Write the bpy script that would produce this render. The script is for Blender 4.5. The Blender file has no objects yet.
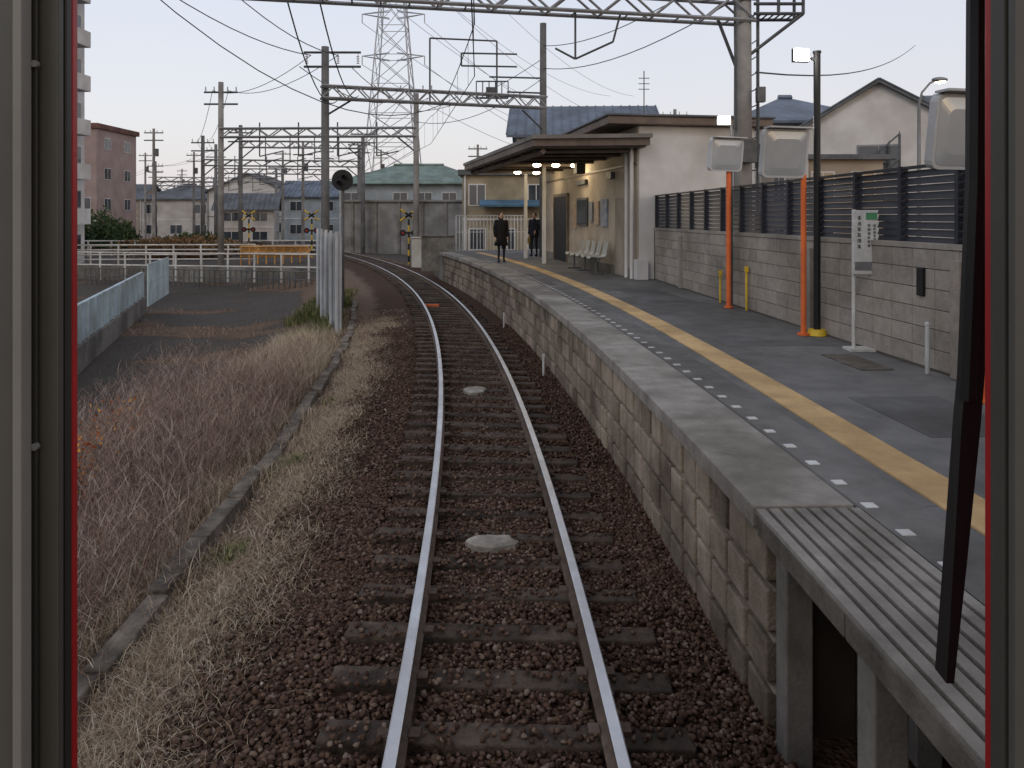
import bpy, math, random
import numpy as np
from mathutils import Vector, Matrix
random.seed(7); rng=np.random.default_rng(7)
S=bpy.context.scene
# ---------------------------------------------------------------- materials
def M(name,col,col2=None,scale=4.0,rough=.85,metal=0.0,bump=0.0,bscale=40.0,dirt=0.35,dscale=0.7,emit=None,estr=0,spec=.3):
    m=bpy.data.materials.new(name); m.use_nodes=True
    nt=m.node_tree; N=nt.nodes; L=nt.links
    b=N['Principled BSDF']; b.inputs['Roughness'].default_value=rough; b.inputs['Metallic'].default_value=metal
    b.inputs['Specular IOR Level'].default_value=spec
    if col2 is None: col2=tuple(c*.75 for c in col)
    tc=N.new('ShaderNodeTexCoord')
    n1=N.new('ShaderNodeTexNoise'); n1.inputs['Scale'].default_value=scale; n1.inputs['Detail'].default_value=8; n1.inputs['Roughness'].default_value=.65
    n2=N.new('ShaderNodeTexNoise'); n2.inputs['Scale'].default_value=dscale; n2.inputs['Detail'].default_value=6
    L.new(tc.outputs['Object'],n1.inputs['Vector']); L.new(tc.outputs['Object'],n2.inputs['Vector'])
    r=N.new('ShaderNodeValToRGB'); r.color_ramp.elements[0].position=.35; r.color_ramp.elements[1].position=.65
    r.color_ramp.elements[0].color=(*col2,1); r.color_ramp.elements[1].color=(*col,1)
    L.new(n1.outputs['Fac'],r.inputs['Fac'])
    r2=N.new('ShaderNodeValToRGB'); r2.color_ramp.elements[0].position=.4; r2.color_ramp.elements[1].position=.62
    d=1-dirt; r2.color_ramp.elements[0].color=(d,d*.98,d*.95,1); r2.color_ramp.elements[1].color=(1,1,1,1)
    L.new(n2.outputs['Fac'],r2.inputs['Fac'])
    mx=N.new('ShaderNodeMixRGB'); mx.blend_type='MULTIPLY'; mx.inputs['Fac'].default_value=1
    L.new(r.outputs['Color'],mx.inputs['Color1']); L.new(r2.outputs['Color'],mx.inputs['Color2'])
    L.new(mx.outputs['Color'],b.inputs['Base Color'])
    if bump>0:
        n3=N.new('ShaderNodeTexNoise'); n3.inputs['Scale'].default_value=bscale; n3.inputs['Detail'].default_value=5
        L.new(tc.outputs['Object'],n3.inputs['Vector'])
        bp=N.new('ShaderNodeBump'); bp.inputs['Strength'].default_value=bump; bp.inputs['Distance'].default_value=.02
        L.new(n3.outputs['Fac'],bp.inputs['Height']); L.new(bp.outputs['Normal'],b.inputs['Normal'])
    if emit:
        b.inputs['Emission Color'].default_value=(*emit,1); b.inputs['Emission Strength'].default_value=estr
    return m
def MA(name,stops,rough=.9):
    m=bpy.data.materials.new(name); m.use_nodes=True
    N=m.node_tree.nodes; L=m.node_tree.links; b=N['Principled BSDF']; b.inputs['Roughness'].default_value=rough
    b.inputs['Specular IOR Level'].default_value=.15
    a=N.new('ShaderNodeAttribute'); a.attribute_name='rnd'
    r=N.new('ShaderNodeValToRGB'); e=r.color_ramp.elements
    while len(e)<len(stops): e.new(.5)
    for i,(p,c) in enumerate(stops): e[i].position=p; e[i].color=(*c,1)
    L.new(a.outputs['Fac'],r.inputs['Fac']); L.new(r.outputs['Color'],b.inputs['Base Color'])
    return m
# ---------------------------------------------------------------- mesh builder
class MB:
    def __init__(s): s.v=[]; s.f=[]; s.m=[]
    def raw(s,vs,fs,mi=0):
        o=len(s.v); s.v+= [tuple(p) for p in vs]; s.f+=[tuple(i+o for i in f) for f in fs]; s.m+=[mi]*len(fs); return s
    def box(s,c,d,rz=0,mi=0,tilt=0):
        R=Matrix.Rotation(rz,3,'Z')@Matrix.Rotation(tilt,3,'X')
        vs=[Vector(c)+R@Vector((x*d[0]/2,y*d[1]/2,z*d[2]/2)) for x,y,z in [(-1,-1,-1),(1,-1,-1),(1,1,-1),(-1,1,-1),(-1,-1,1),(1,-1,1),(1,1,1),(-1,1,1)]]
        return s.raw(vs,[(0,3,2,1),(4,5,6,7),(0,1,5,4),(1,2,6,5),(2,3,7,6),(3,0,4,7)],mi)
    def cyl(s,p,q,r0,r1=None,n=10,mi=0,caps=True):
        p=Vector(p);q=Vector(q); r1=r0 if r1 is None else r1
        d=(q-p).normalized(); a=d.orthogonal().normalized(); b=d.cross(a)
        vs=[];fs=[]
        for k in range(n):
            t=2*math.pi*k/n+math.pi/n; w=a*math.cos(t)+b*math.sin(t); vs.append(p+w*r0); vs.append(q+w*r1)
        for k in range(n):
            j=(k+1)%n; fs.append((2*k,2*j,2*j+1,2*k+1))
        if caps: fs.append(tuple(2*k for k in range(n))[::-1]); fs.append(tuple(2*k+1 for k in range(n)))
        return s.raw(vs,fs,mi)
    def beam(s,p,q,w=.05,mi=0): return s.cyl(p,q,w*.707,n=4,mi=mi)
    def path(s,pts,r,n=6,mi=0):
        for a,b in zip(pts[:-1],pts[1:]): s.cyl(a,b,r,n=n,mi=mi)
        return s
    def ball(s,c,r,mi=0,nu=12,nv=8):
        vs=[];fs=[]; r=(r,r,r) if not hasattr(r,'__len__') else r
        for i in range(nv+1):
            ph=math.pi*i/nv
            for j in range(nu):
                t=2*math.pi*j/nu; vs.append((c[0]+r[0]*math.sin(ph)*math.cos(t),c[1]+r[1]*math.sin(ph)*math.sin(t),c[2]+r[2]*math.cos(ph)))
        for i in range(nv):
            for j in range(nu):
                k=(j+1)%nu; fs.append((i*nu+j,(i+1)*nu+j,(i+1)*nu+k,i*nu+k))
        return s.raw(vs,fs,mi)
    def loft(s,rings,mi=0,closed=True,caps=True):
        n=len(rings[0]); vs=[p for r in rings for p in r]; fs=[]
        for i in range(len(rings)-1):
            for j in range(n if closed else n-1):
                k=(j+1)%n; fs.append((i*n+j,i*n+k,(i+1)*n+k,(i+1)*n+j))
        if caps and closed: fs.append(tuple(range(n))[::-1]); fs.append(tuple(range((len(rings)-1)*n,len(rings)*n)))
        return s.raw(vs,fs,mi)
    def build(s,name,mats,parent=None,smooth=False,bevel=0):
        me=bpy.data.meshes.new(name); me.from_pydata(s.v,[],s.f)
        for m in (mats if isinstance(mats,(list,tuple)) else [mats]): me.materials.append(m)
        me.polygons.foreach_set('material_index',s.m)
        if smooth: me.polygons.foreach_set('use_smooth',[True]*len(s.f))
        me.validate(); me.update()
        o=bpy.data.objects.new(name,me); S.collection.objects.link(o)
        if parent: o.parent=parent
        if bevel:
            b=o.modifiers.new('bev','BEVEL'); b.width=bevel; b.segments=2; b.limit_method='ANGLE'
        return o
def E(name):
    o=bpy.data.objects.new(name,None); o.empty_display_size=.2; S.collection.objects.link(o); return o
def tri_mesh(name,V,F,rnd,mat,smooth=False):
    me=bpy.data.meshes.new(name)
    me.vertices.add(len(V)); me.vertices.foreach_set('co',V.astype(np.float32).ravel())
    me.loops.add(F.size); me.loops.foreach_set('vertex_index',F.astype(np.int32).ravel())
    me.polygons.add(len(F)); me.polygons.foreach_set('loop_start',np.arange(0,F.size,3,dtype=np.int32))
    try: me.polygons.foreach_set('loop_total',np.full(len(F),3,dtype=np.int32))
    except Exception: pass
    at=me.attributes.new('rnd','FLOAT','POINT'); at.data.foreach_set('value',rnd.astype(np.float32))
    me.materials.append(mat); me.update(calc_edges=True)
    o=bpy.data.objects.new(name,me); S.collection.objects.link(o); return o
# ---------------------------------------------------------------- track curve
ys=np.arange(-12,600,.25)
def slope(y):
    y=np.asarray(y,float); u=np.clip(y,3,92)-5.7
    return -.045-.0078*u
sl=slope(ys); cxs=np.concatenate([[0],np.cumsum((sl[1:]+sl[:-1])/2*.25)])
i0=np.argmin(abs(ys-5.7)); cxs=cxs-cxs[i0]-.10-(ys[i0]-5.7)*.045
def cx(y): return np.interp(y,ys,cxs)
def P(y,o,z):
    s=float(slope(y)); n=math.hypot(1,s); return Vector((float(cx(y))+o/n, y-o*s/n, z))
def Parr(y,o):
    s=slope(y); n=np.hypot(1,s); return cx(y)+o/n, y-o*s/n
def offs(X,Y):
    y=Y.copy()
    for _ in range(4):
        s=slope(y); dx=X-cx(y); dy=Y-y
        y=y+(dx*s+dy)/(1+s*s)
    s=slope(y); n=np.hypot(1,s)
    return ((X-cx(y))-(Y-y)*s)/n
def yr(a,b,st): 
    n=max(1,int(round((b-a)/st))); return [a+(b-a)*i/n for i in range(n+1)]
def strip(mb,y0,y1,o0,o1,z0,z1,st=.8,mi=0):
    rings=[[P(y,o0,z0),P(y,o1,z0),P(y,o1,z1),P(y,o0,z1)] for y in yr(y0,y1,st)]
    mb.loft(rings,mi=mi)
PZ=1.05
# ---------------------------------------------------------------- materials list
m_conc=M('concrete_light',(.35,.325,.29),(.23,.21,.185),scale=5,bump=.4,bscale=70,dirt=.42,dscale=1.1)
m_concb=M('concrete_light_b',(.32,.30,.265),(.21,.195,.17),scale=5,bump=.4,bscale=70,dirt=.42,dscale=1.1)
m_conc2=M('concrete_mid',(.26,.24,.215),(.17,.16,.14),scale=5,bump=.3,dirt=.5)
m_conc3=M('concrete_dark',(.17,.15,.125),(.09,.08,.065),scale=5,bump=.4,dirt=.5)
m_blockA=M('block_a',(.40,.335,.26),(.27,.22,.165),scale=7,bump=.6,dirt=.45,dscale=1.2)
m_blockB=M('block_b',(.33,.275,.21),(.21,.17,.13),scale=7,bump=.6,dirt=.5,dscale=1.2)
m_blockC=M('block_c',(.26,.21,.155),(.15,.12,.09),scale=7,bump=.6,dirt=.5,dscale=1.2)
m_joint_void=M('joint_and_void_dark',(.055,.042,.032),rough=1)
m_cbj=M('cinder_joint',(.17,.15,.13),rough=1)
m_cbA=M('cinder_a',(.365,.33,.285),(.29,.26,.225),scale=9,bump=.4,dirt=.3,dscale=1.0)
m_cbB=M('cinder_b',(.34,.305,.265),(.26,.235,.205),scale=9,bump=.4,dirt=.35,dscale=1.0)
m_cbC=M('cinder_c',(.31,.275,.24),(.24,.215,.19),scale=9,bump=.4,dirt=.3,dscale=1.0)
m_asph=M('platform_asphalt',(.190,.188,.184),(.13,.129,.127),scale=3,bump=.5,bscale=180,dirt=.35,dscale=.45)
m_yellow=M('yellow_tactile',(.66,.45,.22),(.54,.37,.18),scale=9,bump=.5,bscale=60,dirt=.3,dscale=1.5)
m_white=M('white_paint',(.66,.66,.64),(.5,.5,.48),scale=9,dirt=.3)
m_railtop=M('rail_steel',(.70,.71,.73),(.55,.55,.57),scale=3,rough=.42,metal=1,dirt=.15)
m_railside=M('rail_side',(.18,.13,.10),(.09,.062,.045),scale=12,rough=.8,metal=.2)
m_wood=M('sleeper_wood',(.115,.085,.063),(.045,.032,.024),scale=10,bump=.7,dirt=.5,dscale=1.6)
m_steel=M('galvanised_steel',(.30,.31,.32),(.22,.225,.235),scale=5,rough=.55,metal=.5,dirt=.3)
m_hazesteel=M('hazed_steel',(.48,.50,.54),(.42,.44,.48),scale=5,rough=.7,metal=.0,dirt=.1)  # distance haze put into the base colour of the pylon
m_dsteel=M('grey_steel',(.15,.155,.16),(.10,.105,.11),scale=5,rough=.6,metal=.3)
m_pole=M('concrete_pole',(.30,.29,.275),(.24,.23,.22),scale=3,bump=.2,dirt=.35)
m_poled=M('weathered_pole',(.19,.19,.19),(.13,.13,.13),scale=3,dirt=.3)
m_wire=M('wire_dark',(.04,.04,.042),rough=.6)
m_black=M('black_plastic_and_recess',(.012,.012,.013),(.008,.008,.009),rough=.45,dirt=.1)
m_louver=M('louver_metal',(.030,.034,.045),(.020,.023,.032),rough=.45,dirt=.2)
m_orange=M('orange_paint',(.75,.17,.04),(.62,.13,.04),rough=.55,dirt=.25)
m_amber=M('yellow_paint',(.72,.48,.04),rough=.5,dirt=.25)
m_red=M('red_paint',(.35,.012,.015),rough=.4,dirt=.1)
m_glass=M('window_glass',(.05,.06,.075),(.03,.04,.05),scale=1,rough=.08,spec=.8,dirt=.1)
m_mirror=M('mirror_painted_reflection',(.50,.53,.56),(.42,.45,.48),scale=1.5,rough=.2,metal=.3,dirt=.15,spec=.7)  # pale base colour stands in for bright reflections on the mirror faces
m_lit=M('lit_lamp',(1,1,1),emit=(1,.97,.90),estr=60)
m_litw=M('lit_warm',(1,1,1),emit=(1,.80,.50),estr=20)
m_wallcream=M('cream_wall',(.50,.44,.35),(.42,.36,.29),scale=2,dirt=.3,bump=.1)
m_wallwhite=M('white_wall',(.64,.63,.62),(.57,.56,.55),scale=1.5,dirt=.2,bump=.1)
m_brown=M('brown_fascia',(.20,.155,.13),(.14,.11,.09),scale=4,rough=.6)
m_soffit=M('soffit',(.17,.14,.115),(.13,.105,.085),scale=3)
m_bluetile=M('blue_roof_tile',(.16,.195,.25),(.11,.14,.19),scale=3,rough=.5)
m_greyroof=M('grey_roof',(.15,.16,.175),(.10,.11,.125),scale=3,rough=.6)
m_greenroof=M('green_roof',(.20,.27,.24),(.15,.21,.185),scale=3,rough=.6)
m_pink=M('pinkbrown_wall',(.38,.29,.27),(.33,.25,.235),scale=1,dirt=.15)
m_bluewall=M('pale_blue_paint',(.50,.62,.67),(.42,.52,.57),scale=3,rough=.5,dirt=.3)
m_frame=M('cab_frame_grey',(.085,.085,.078),(.07,.07,.065),scale=5,rough=.5,dirt=.1)  # cab frame albedos darkened in place of shade from an unbuilt cab interior
m_frame2=M('cab_frame_light',(.20,.197,.185),(.165,.163,.152),scale=5,rough=.45,dirt=.1)
m_frame3=M('cab_frame_dark',(.022,.022,.02),(.016,.016,.015),rough=.5,dirt=.1)
# ---------------------------------------------------------------- terrain
def vn(X,Y,s,seed=0):
    a=X*s+seed; b=Y*s-seed*1.7
    return (np.sin(a*1.0+b*.6)+np.sin(b*1.3-a*.7+1.3)+.6*np.sin(a*2.3+b*1.9+.5)+.6*np.sin(b*2.9-a*2.1+2.2))/3.2
def height(X,Y):
    o=offs(X,Y)
    z=np.interp(o,[-30,-7,-5.0,-3.1,-2.74,-2.5,-1.7,1.6,9,9.5,30],[-1.25,-1.25,-1.0,-.52,-.42,-.33,-.22,-.22,-.25,.7,.7])
    far=np.clip((Y-38)/12,0,1)
    zf=np.interp(o,[-30,-8,-2.4,-1.7,1.7,2.4,8],[-.6,-.5,-.3,-.22,-.22,-.3,-.5])
    z=z*(1-far)+zf*far
    nz=.035*np.sin(X*2.1+Y*.7)*np.sin(Y*1.7-X*.6)
    z=z+np.where(abs(o)>2.8,nz*1.4,nz*.15)
    return z
gx=np.unique(np.concatenate([np.arange(-18,8,.2),np.arange(8,60,2),np.arange(-60,-18,1.5),-np.geomspace(60,4000,22),np.geomspace(60,4000,22)]))
gy=np.unique(np.concatenate([np.arange(-4,42,.25),np.arange(42,120,1.5),np.geomspace(120,4500,26),-np.geomspace(4,600,8)]))
XX,YY=np.meshgrid(gx,gy); ZZ=height(XX,YY)
V=np.stack([XX.ravel(),YY.ravel(),ZZ.ravel()],1); nx=len(gx)
ii,jj=np.meshgrid(np.arange(len(gx)-1),np.arange(len(gy)-1)); a=(jj*nx+ii).ravel()
F=np.concatenate([np.stack([a,a+1,a+nx+1],1),np.stack([a,a+nx+1,a+nx],1)])
o=offs(V[:,0],V[:,1])
zone=np.interp(o,[-40,-6.4,-5.6,-2.9,-2.2,-1.6,1.5,3,40],[1,1,.5,.5,.35,0,0,0,1])
zone=np.where((V[:,1]>15)&(o<-4.6),1.0,zone)
pt_=np.clip((vn(V[:,0]*.45,V[:,1],.75,3)-.12)*3,0,1)
zone=np.where((o<-4.6)&(V[:,1]<44)&(V[:,1]>14),1-.45*pt_,zone)
zone=np.where(V[:,1]>44,np.where(abs(o)<2.0,0,1.0),zone)
m_ground=bpy.data.materials.new('ground'); m_ground.use_nodes=True
N=m_ground.node_tree.nodes; L=m_ground.node_tree.links; b=N['Principled BSDF']; b.inputs['Roughness'].default_value=.95; b.inputs['Specular IOR Level'].default_value=.15
tc=N.new('ShaderNodeTexCoord'); at=N.new('ShaderNodeAttribute'); at.attribute_name='rnd'
n1=N.new('ShaderNodeTexNoise'); n1.inputs['Scale'].default_value=.9; n1.inputs['Detail'].default_value=8
n2=N.new('ShaderNodeTexVoronoi'); n2.inputs['Scale'].default_value=30
n3=N.new('ShaderNodeTexNoise'); n3.inputs['Scale'].default_value=14; n3.inputs['Detail'].default_value=8
for n in (n1,n2,n3): L.new(tc.outputs['Object'],n.inputs['Vector'])
ad=N.new('ShaderNodeMath'); ad.operation='MULTIPLY_ADD'; ad.inputs[1].default_value=.40; L.new(n1.outputs['Fac'],ad.inputs[0]); 
ad2=N.new('ShaderNodeMath'); ad2.operation='SUBTRACT'; L.new(at.outputs['Fac'],ad.inputs[2]); L.new(ad.outputs[0],ad2.inputs[0]); ad2.inputs[1].default_value=.20
r=N.new('ShaderNodeValToRGB'); e=r.color_ramp.elements; e[0].position=.12; e[0].color=(.078,.048,.034,1); e[1].position=.98; e[1].color=(.095,.088,.080,1)
for p,c in [(.3,(.17,.125,.095)),(.62,(.17,.12,.085)),(.85,(.090,.078,.066))]:
    q=e.new(p); q.color=(*c,1)
L.new(ad2.outputs[0],r.inputs['Fac'])
rv=N.new('ShaderNodeValToRGB'); rv.color_ramp.elements[0].color=(.5,.46,.43,1); rv.color_ramp.elements[1].color=(1.3,1.25,1.2,1); rv.color_ramp.elements[0].position=.3; rv.color_ramp.elements[1].position=.7
L.new(n3.outputs['Fac'],rv.inputs['Fac'])
mx=N.new('ShaderNodeMixRGB'); mx.blend_type='MULTIPLY'; mx.inputs['Fac'].default_value=.9; L.new(r.outputs['Color'],mx.inputs['Color1']); L.new(rv.outputs['Color'],mx.inputs['Color2']); L.new(mx.outputs['Color'],b.inputs['Base Color'])
bp=N.new('ShaderNodeBump'); bp.inputs['Strength'].default_value=.8; bp.inputs['Distance'].default_value=.03; L.new(n2.outputs['Distance'],bp.inputs['Height']); L.new(bp.outputs['Normal'],b.inputs['Normal'])
tri_mesh('ground',V,F,zone,m_ground)
# ---------------------------------------------------------------- sleepers positions
SLP=[]; y=0.5
while y<110:
    SLP.append(y); s=float(slope(y)); y+=.52/math.hypot(1,s)
SLP=np.array(SLP)
# ---------------------------------------------------------------- ballast stones
t=(1+5**.5)/2
ico=np.array([(-1,t,0),(1,t,0),(-1,-t,0),(1,-t,0),(0,-1,t),(0,1,t),(0,-1,-t),(0,1,-t),(t,0,-1),(t,0,1),(-t,0,-1),(-t,0,1)])/1.9
icf=np.array([(0,11,5),(0,5,1),(0,1,7),(0,7,10),(0,10,11),(1,5,9),(5,11,4),(11,10,2),(10,7,6),(7,1,8),(3,9,4),(3,4,2),(3,2,6),(3,6,8),(3,8,9),(4,9,5),(2,4,11),(6,2,10),(8,6,7),(9,8,1)])
octv=np.array([(1,0,0),(-1,0,0),(0,1,0),(0,-1,0),(0,0,1),(0,0,-1)],float); octf=np.array([(0,2,4),(2,1,4),(1,3,4),(3,0,4),(2,0,5),(1,2,5),(3,1,5),(0,3,5)])
m_stone=MA('ballast_stone',[(0,(.034,.019,.013)),(.5,(.088,.051,.035)),(.85,(.125,.078,.055)),(1,(.20,.15,.115))])
def stones(n,y0,y1,pw,s0,s1,ov,of,lo=-2.05,hi=1.5,lift=(0,.05)):
    yy=y0+(y1-y0)*rng.random(n)**pw; oo=rng.uniform(lo,hi,n)
    oo=np.where((oo<-1.35)&(rng.random(n)<(-1.35-oo)/.7*.9),rng.uniform(-1.3,1.5,n),oo)
    dist=np.abs(yy[:,None]-SLP[None,:60]).min(1)
    on=(dist<.095)&(abs(oo)<1.02)
    k=(abs(abs(oo)-.566)>.05+s1)&(~on|(rng.random(n)<.16)); yy=yy[k];oo=oo[k];on=on[k]; n=len(yy)
    X,Y=Parr(yy,oo); Z=height(X,Y)+.010
    nv=len(ov); sz=rng.uniform(s0,s1,n)
    J=ov[None]*(1+rng.uniform(-.3,.3,(n,nv,3)))+rng.uniform(-.18,.18,(n,nv,3))
    A=rng.uniform(0,2*np.pi,n); c,s=np.cos(A),np.sin(A)
    J=J*np.stack([sz*rng.uniform(.8,1.5,n),sz,sz*rng.uniform(.55,1,n)],1)[:,None,:]
    JX=J[...,0]*c[:,None]-J[...,1]*s[:,None]; JY=J[...,0]*s[:,None]+J[...,1]*c[:,None]
    Z=Z+np.where(on,.075,np.where(abs(oo)<1.1,rng.uniform(lift[0],lift[1],n),rng.uniform(0,.03,n)))
    VV=np.stack([JX+X[:,None],JY+Y[:,None],J[...,2]+Z[:,None]],2).reshape(-1,3)
    FF=(of[None]+(np.arange(n)*nv)[:,None,None]).reshape(-1,3)
    return VV,FF,np.repeat(rng.random(n),nv)
v1,f1,r1=stones(46000,2.3,8.5,1.15,.008,.021,ico,icf,lift=(0,.045))
v2,f2,r2_=stones(60000,5.5,20,1.35,.010,.023,octv,octf,lift=(0,.045))
tri_mesh('track_ballast',np.concatenate([v1,v2]),np.concatenate([f1,f2+len(v1)]),np.concatenate([r1,r2_]),m_stone)
# ---------------------------------------------------------------- railway track
trk=E('railway_track')
mb=MB()
for y in SLP:
    s=float(slope(y)); ex=random.uniform(-.06,.06)
    mb.box((float(cx(y))+random.uniform(-.02,.02),y,-.218+random.uniform(-.010,.006)),(2.05+ex,.185,.14),rz=math.atan(-s)*-1+random.uniform(-.012,.012),mi=0)
mb.build('sleepers',[m_wood],trk,bevel=.012)
for side,nm in((-1,'left_rail'),(1,'right_rail')):
    mb=MB(); c0=side*.566
    prof=[(-.055,-.15),(.055,-.15),(.055,-.138),(.01,-.12),(.01,-.045),(.033,-.035),(.033,-.004),(.026,0),(-.026,0),(-.033,-.004),(-.033,-.035),(-.01,-.045),(-.01,-.12),(-.055,-.138)]
    yl=list(np.arange(0,30,.5))+list(np.arange(30,240,2))
    rings=[[P(y,c0+px,pz) for px,pz in prof] for y in yl]
    mb.loft(rings,mi=0)
    for fi,f in enumerate(mb.f):
        if len(f)==4 and fi%14 in (6,7,8): mb.m[fi]=1
    mb.build(nm,[m_railside,m_railtop],trk)
mb=MB()
for y in SLP[:48]:
    for sd in(-1,1):
        for d in(-.085,.085): mb.box(P(y,sd*.566+d,-.140),(.06,.08,.03))
mb.build('fastenings',[m_railside],trk)
for (yy0,w,d) in [(6.55,.44,.28),(12.3,.40,.50)]:
    mb=MB(); q=P(yy0,-.03,-.145)
    n_=14; pts=[(w/2*math.cos(2*math.pi*k/n_)*random.uniform(.8,1.1),d/2*math.sin(2*math.pi*k/n_)*random.uniform(.8,1.15)) for k in range(n_)]
    mb.loft([[q+Vector((a*1.0,b_,-.03)) for a,b_ in pts],[q+Vector((a,b_,.02)) for a,b_ in pts],[q+Vector((a*.8,b_*.75,.035)) for a,b_ in pts]])
    mb.build('track_concrete_pad',[M('pale_pad',(.42,.39,.34),(.26,.235,.20),scale=12,bump=.6,dirt=.4,dscale=4)],bevel=.006)
mb=MB(); q=P(24,-.3,-.14); mb.box(q,(.5,.12,.12)); mb.build('red_track_marker',[m_orange],bevel=.01)
# ---------------------------------------------------------------- concrete kerb on left
mb=MB(); y=2.0
while y<27:
    j=random.uniform(-.035,.035); z=-.285+random.uniform(-.03,.02)
    a=P(y,-2.62+j,z); b_=P(y+.97,-2.62+j+random.uniform(-.02,.02),z+random.uniform(-.015,.015)); mb.loft([[p+Vector((-.08,0,-.35)),p+Vector((.08,0,-.35)),p+Vector((.08,0,.06)),p+Vector((-.08,0,.06))] for p in (a,b_)],mi=0)
    y+=1.0
mb.build('concrete_kerb',[M('kerb_concrete',(.25,.215,.175),(.12,.10,.08),scale=6,bump=.6,dirt=.55,dscale=1.5)],bevel=.014)
# ---------------------------------------------------------------- platform
plat=E('station_platform')
mb=MB(); strip(mb,4.15,34.5,1.93,9,-.3,PZ-.006); strip(mb,-6,4.14,1.95,9,PZ-.25,PZ-.006)
mb.build('asphalt_surface',[m_asph],plat)
mb=MB(); strip(mb,4.15,34.5,1.53,1.92,-.4,PZ-.13); mb.build('wall_core',[m_joint_void],plat)
mb=MB(); strip(mb,-6,4.12,2.5,2.6,-.4,PZ-.26); mb.build('void_shade_backing',[m_joint_void],plat)  # near-black backing paints the shaded void under the slab
mb=MB(); y=4.17
while y<34.4:
    y2=min(y+1.8,34.4); rr=[[P(t_,1.36,PZ-.12),P(t_,1.925,PZ-.12),P(t_,1.925,PZ),P(t_,1.36,PZ)] for t_ in (y,(y+y2)/2,y2-.006)]
    mb.loft(rr,mi=random.choice([0,0,1])); y=y2
mb.build('coping_slabs',[m_conc,m_concb],plat,bevel=.010)
mb=MB(); rows=[-.26,.02,.30,.58,.86]; y=4.2
while y<34.3:
    y2=y+.36
    for i in range(4):
        z0=rows[i]+.026; z1=rows[i+1]-.026; o0=1.455+random.uniform(-.008,.008)
        rr=[[P(t_,o0,z0),P(t_,1.54,z0),P(t_,1.54,z1),P(t_,o0,z1)] for t_ in (y+.028,y2-.028)]
        mb.loft(rr,mi=random.choice([0,0,1,1,2]))
    y=y2
for zz in rows[1:-1]: strip(mb,4.16,34.4,1.475,1.54,zz-.012,zz+.012,mi=1)
strip(mb,4.16,34.4,1.43,1.54,.865,.925,mi=1)
mb.build('masonry_face',[m_blockA,m_blockB,m_blockC],plat,bevel=.012)
mb=MB()
for i in range(8):
    o0=1.36+i*.074; strip(mb,-6,4.13,o0,o0+.052,PZ-.03,PZ,mi=0)
mb.build('grooved_plank_ribs',[m_concb],plat,bevel=.004)
mb=MB(); 
for y in np.arange(-6,4.1,1.01): strip(mb,y,min(y+1.0,4.13),1.355,1.955,PZ-.13,PZ-.022,mi=0)
mb.build('grooved_plank_base',[m_conc3],plat,bevel=.008)
mb=MB()
for y in (4.0,3.1,2.0,.9): 
    q=P(y,1.52,(PZ-.13-.3)/2); mb.box(q,(.14,.16,PZ-.13+.3)); q=P(y,2.2,(PZ-.13-.3)/2); mb.box(q,(.14,.16,PZ-.13+.3))
mb.build('support_posts',[m_conc2],plat,bevel=.01)
mb=MB(); yl=yr(-6,33.5,.5)
def yo(y): return 2.53+.0175*max(0,min(y,30)-5)
rings=[[P(y,yo(y)-.15,PZ-.01),P(y,yo(y)+.15,PZ-.01),P(y,yo(y)+.15,PZ+.006),P(y,yo(y)-.15,PZ+.006)] for y in yl]
mb.loft(rings); mb.build('yellow_line',[m_yellow],plat)
mb=MB(); y=-2
while y<27:
    strip(mb,y,y+.07,1.965,2.035,PZ-.01,PZ+.003,st=.1); y+=.36
mb.build('white_edge_markers',[m_white],plat)
mb=MB(); strip(mb,-3,30,1.94,2.30,PZ-.01,PZ-.002); mb.build('worn_asphalt_band',[M('worn_asphalt',(.20,.195,.185),(.125,.12,.115),scale=2.5,bump=.5,bscale=150,dirt=.4)],plat)
# asphalt repair patches
mb=MB()
for (y_a,y_b,oa,ob) in((5.4,6.6,3.1,3.9),(9.2,9.6,2.95,4.6),(14,16.5,3.3,4.2),(3.0,3.5,2.75,4.4)): strip(mb,y_a,y_b,oa,ob,PZ-.01,PZ-.001,st=.3)
mb.build('asphalt_repair_patches',[M('asphalt_patch',(.15,.15,.15),(.105,.105,.105),scale=3,bump=.5,bscale=180,dirt=.4)],plat)
for y in (13.6,19.5):
    q=P(y,1.27,-.2); MB().cyl(q,q+Vector((0,0,.34)),.022).box(q+Vector((0,0,.36)),(.05,.05,.05)).build('distance_post',[m_white])
# ---------------------------------------------------------------- block wall + louvre fence
W0=Vector((4.84,-.5,0)); W1=Vector((3.60,19.6,0)); wd=(W1-W0); WL=wd.length; wu=wd.normalized(); wn=Vector((-wu.y,wu.x,0)); wang=math.atan2(wu.y,wu.x)
def W(s,d,z): return W0+wu*s-wn*d+Vector((0,0,z))
wall=E('concrete_block_wall')
mb=MB(); mb.box(W(WL/2,.08,(PZ+2.28)/2),(WL,.13,2.28-PZ),rz=wang); mb.build('core',[m_cbj],wall)
mb=MB(); s_=0
while s_<WL-.3:
    for r_ in range(6):
        z=PZ+.02+r_*.205
        mb.box(W(s_+.2,.08,z+.1),(.390,.15,.196),rz=wang,mi=random.choice([0,0,1,1,2]))
    s_+=.40
mb.box(W(WL/2,.08,PZ+.02+6*.205+.03),(WL,.17,.06),rz=wang,mi=1)
for s_ in np.arange(1.6,WL,3.2): mb.box(W(s_,-.02,(PZ+2.2)/2),(.14,.06,2.2-PZ),rz=wang,mi=2)
mb.build('blocks',[m_cbA,m_cbB,m_cbC],wall,bevel=.004)
fence=E('louver_fence')
mb=MB(); s_=.1
while s_<WL: mb.box(W(s_,.08,2.75),(.06,.09,.88),rz=wang); s_+=1.0
mb.build('posts',[m_louver],fence)
mb=MB()
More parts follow.
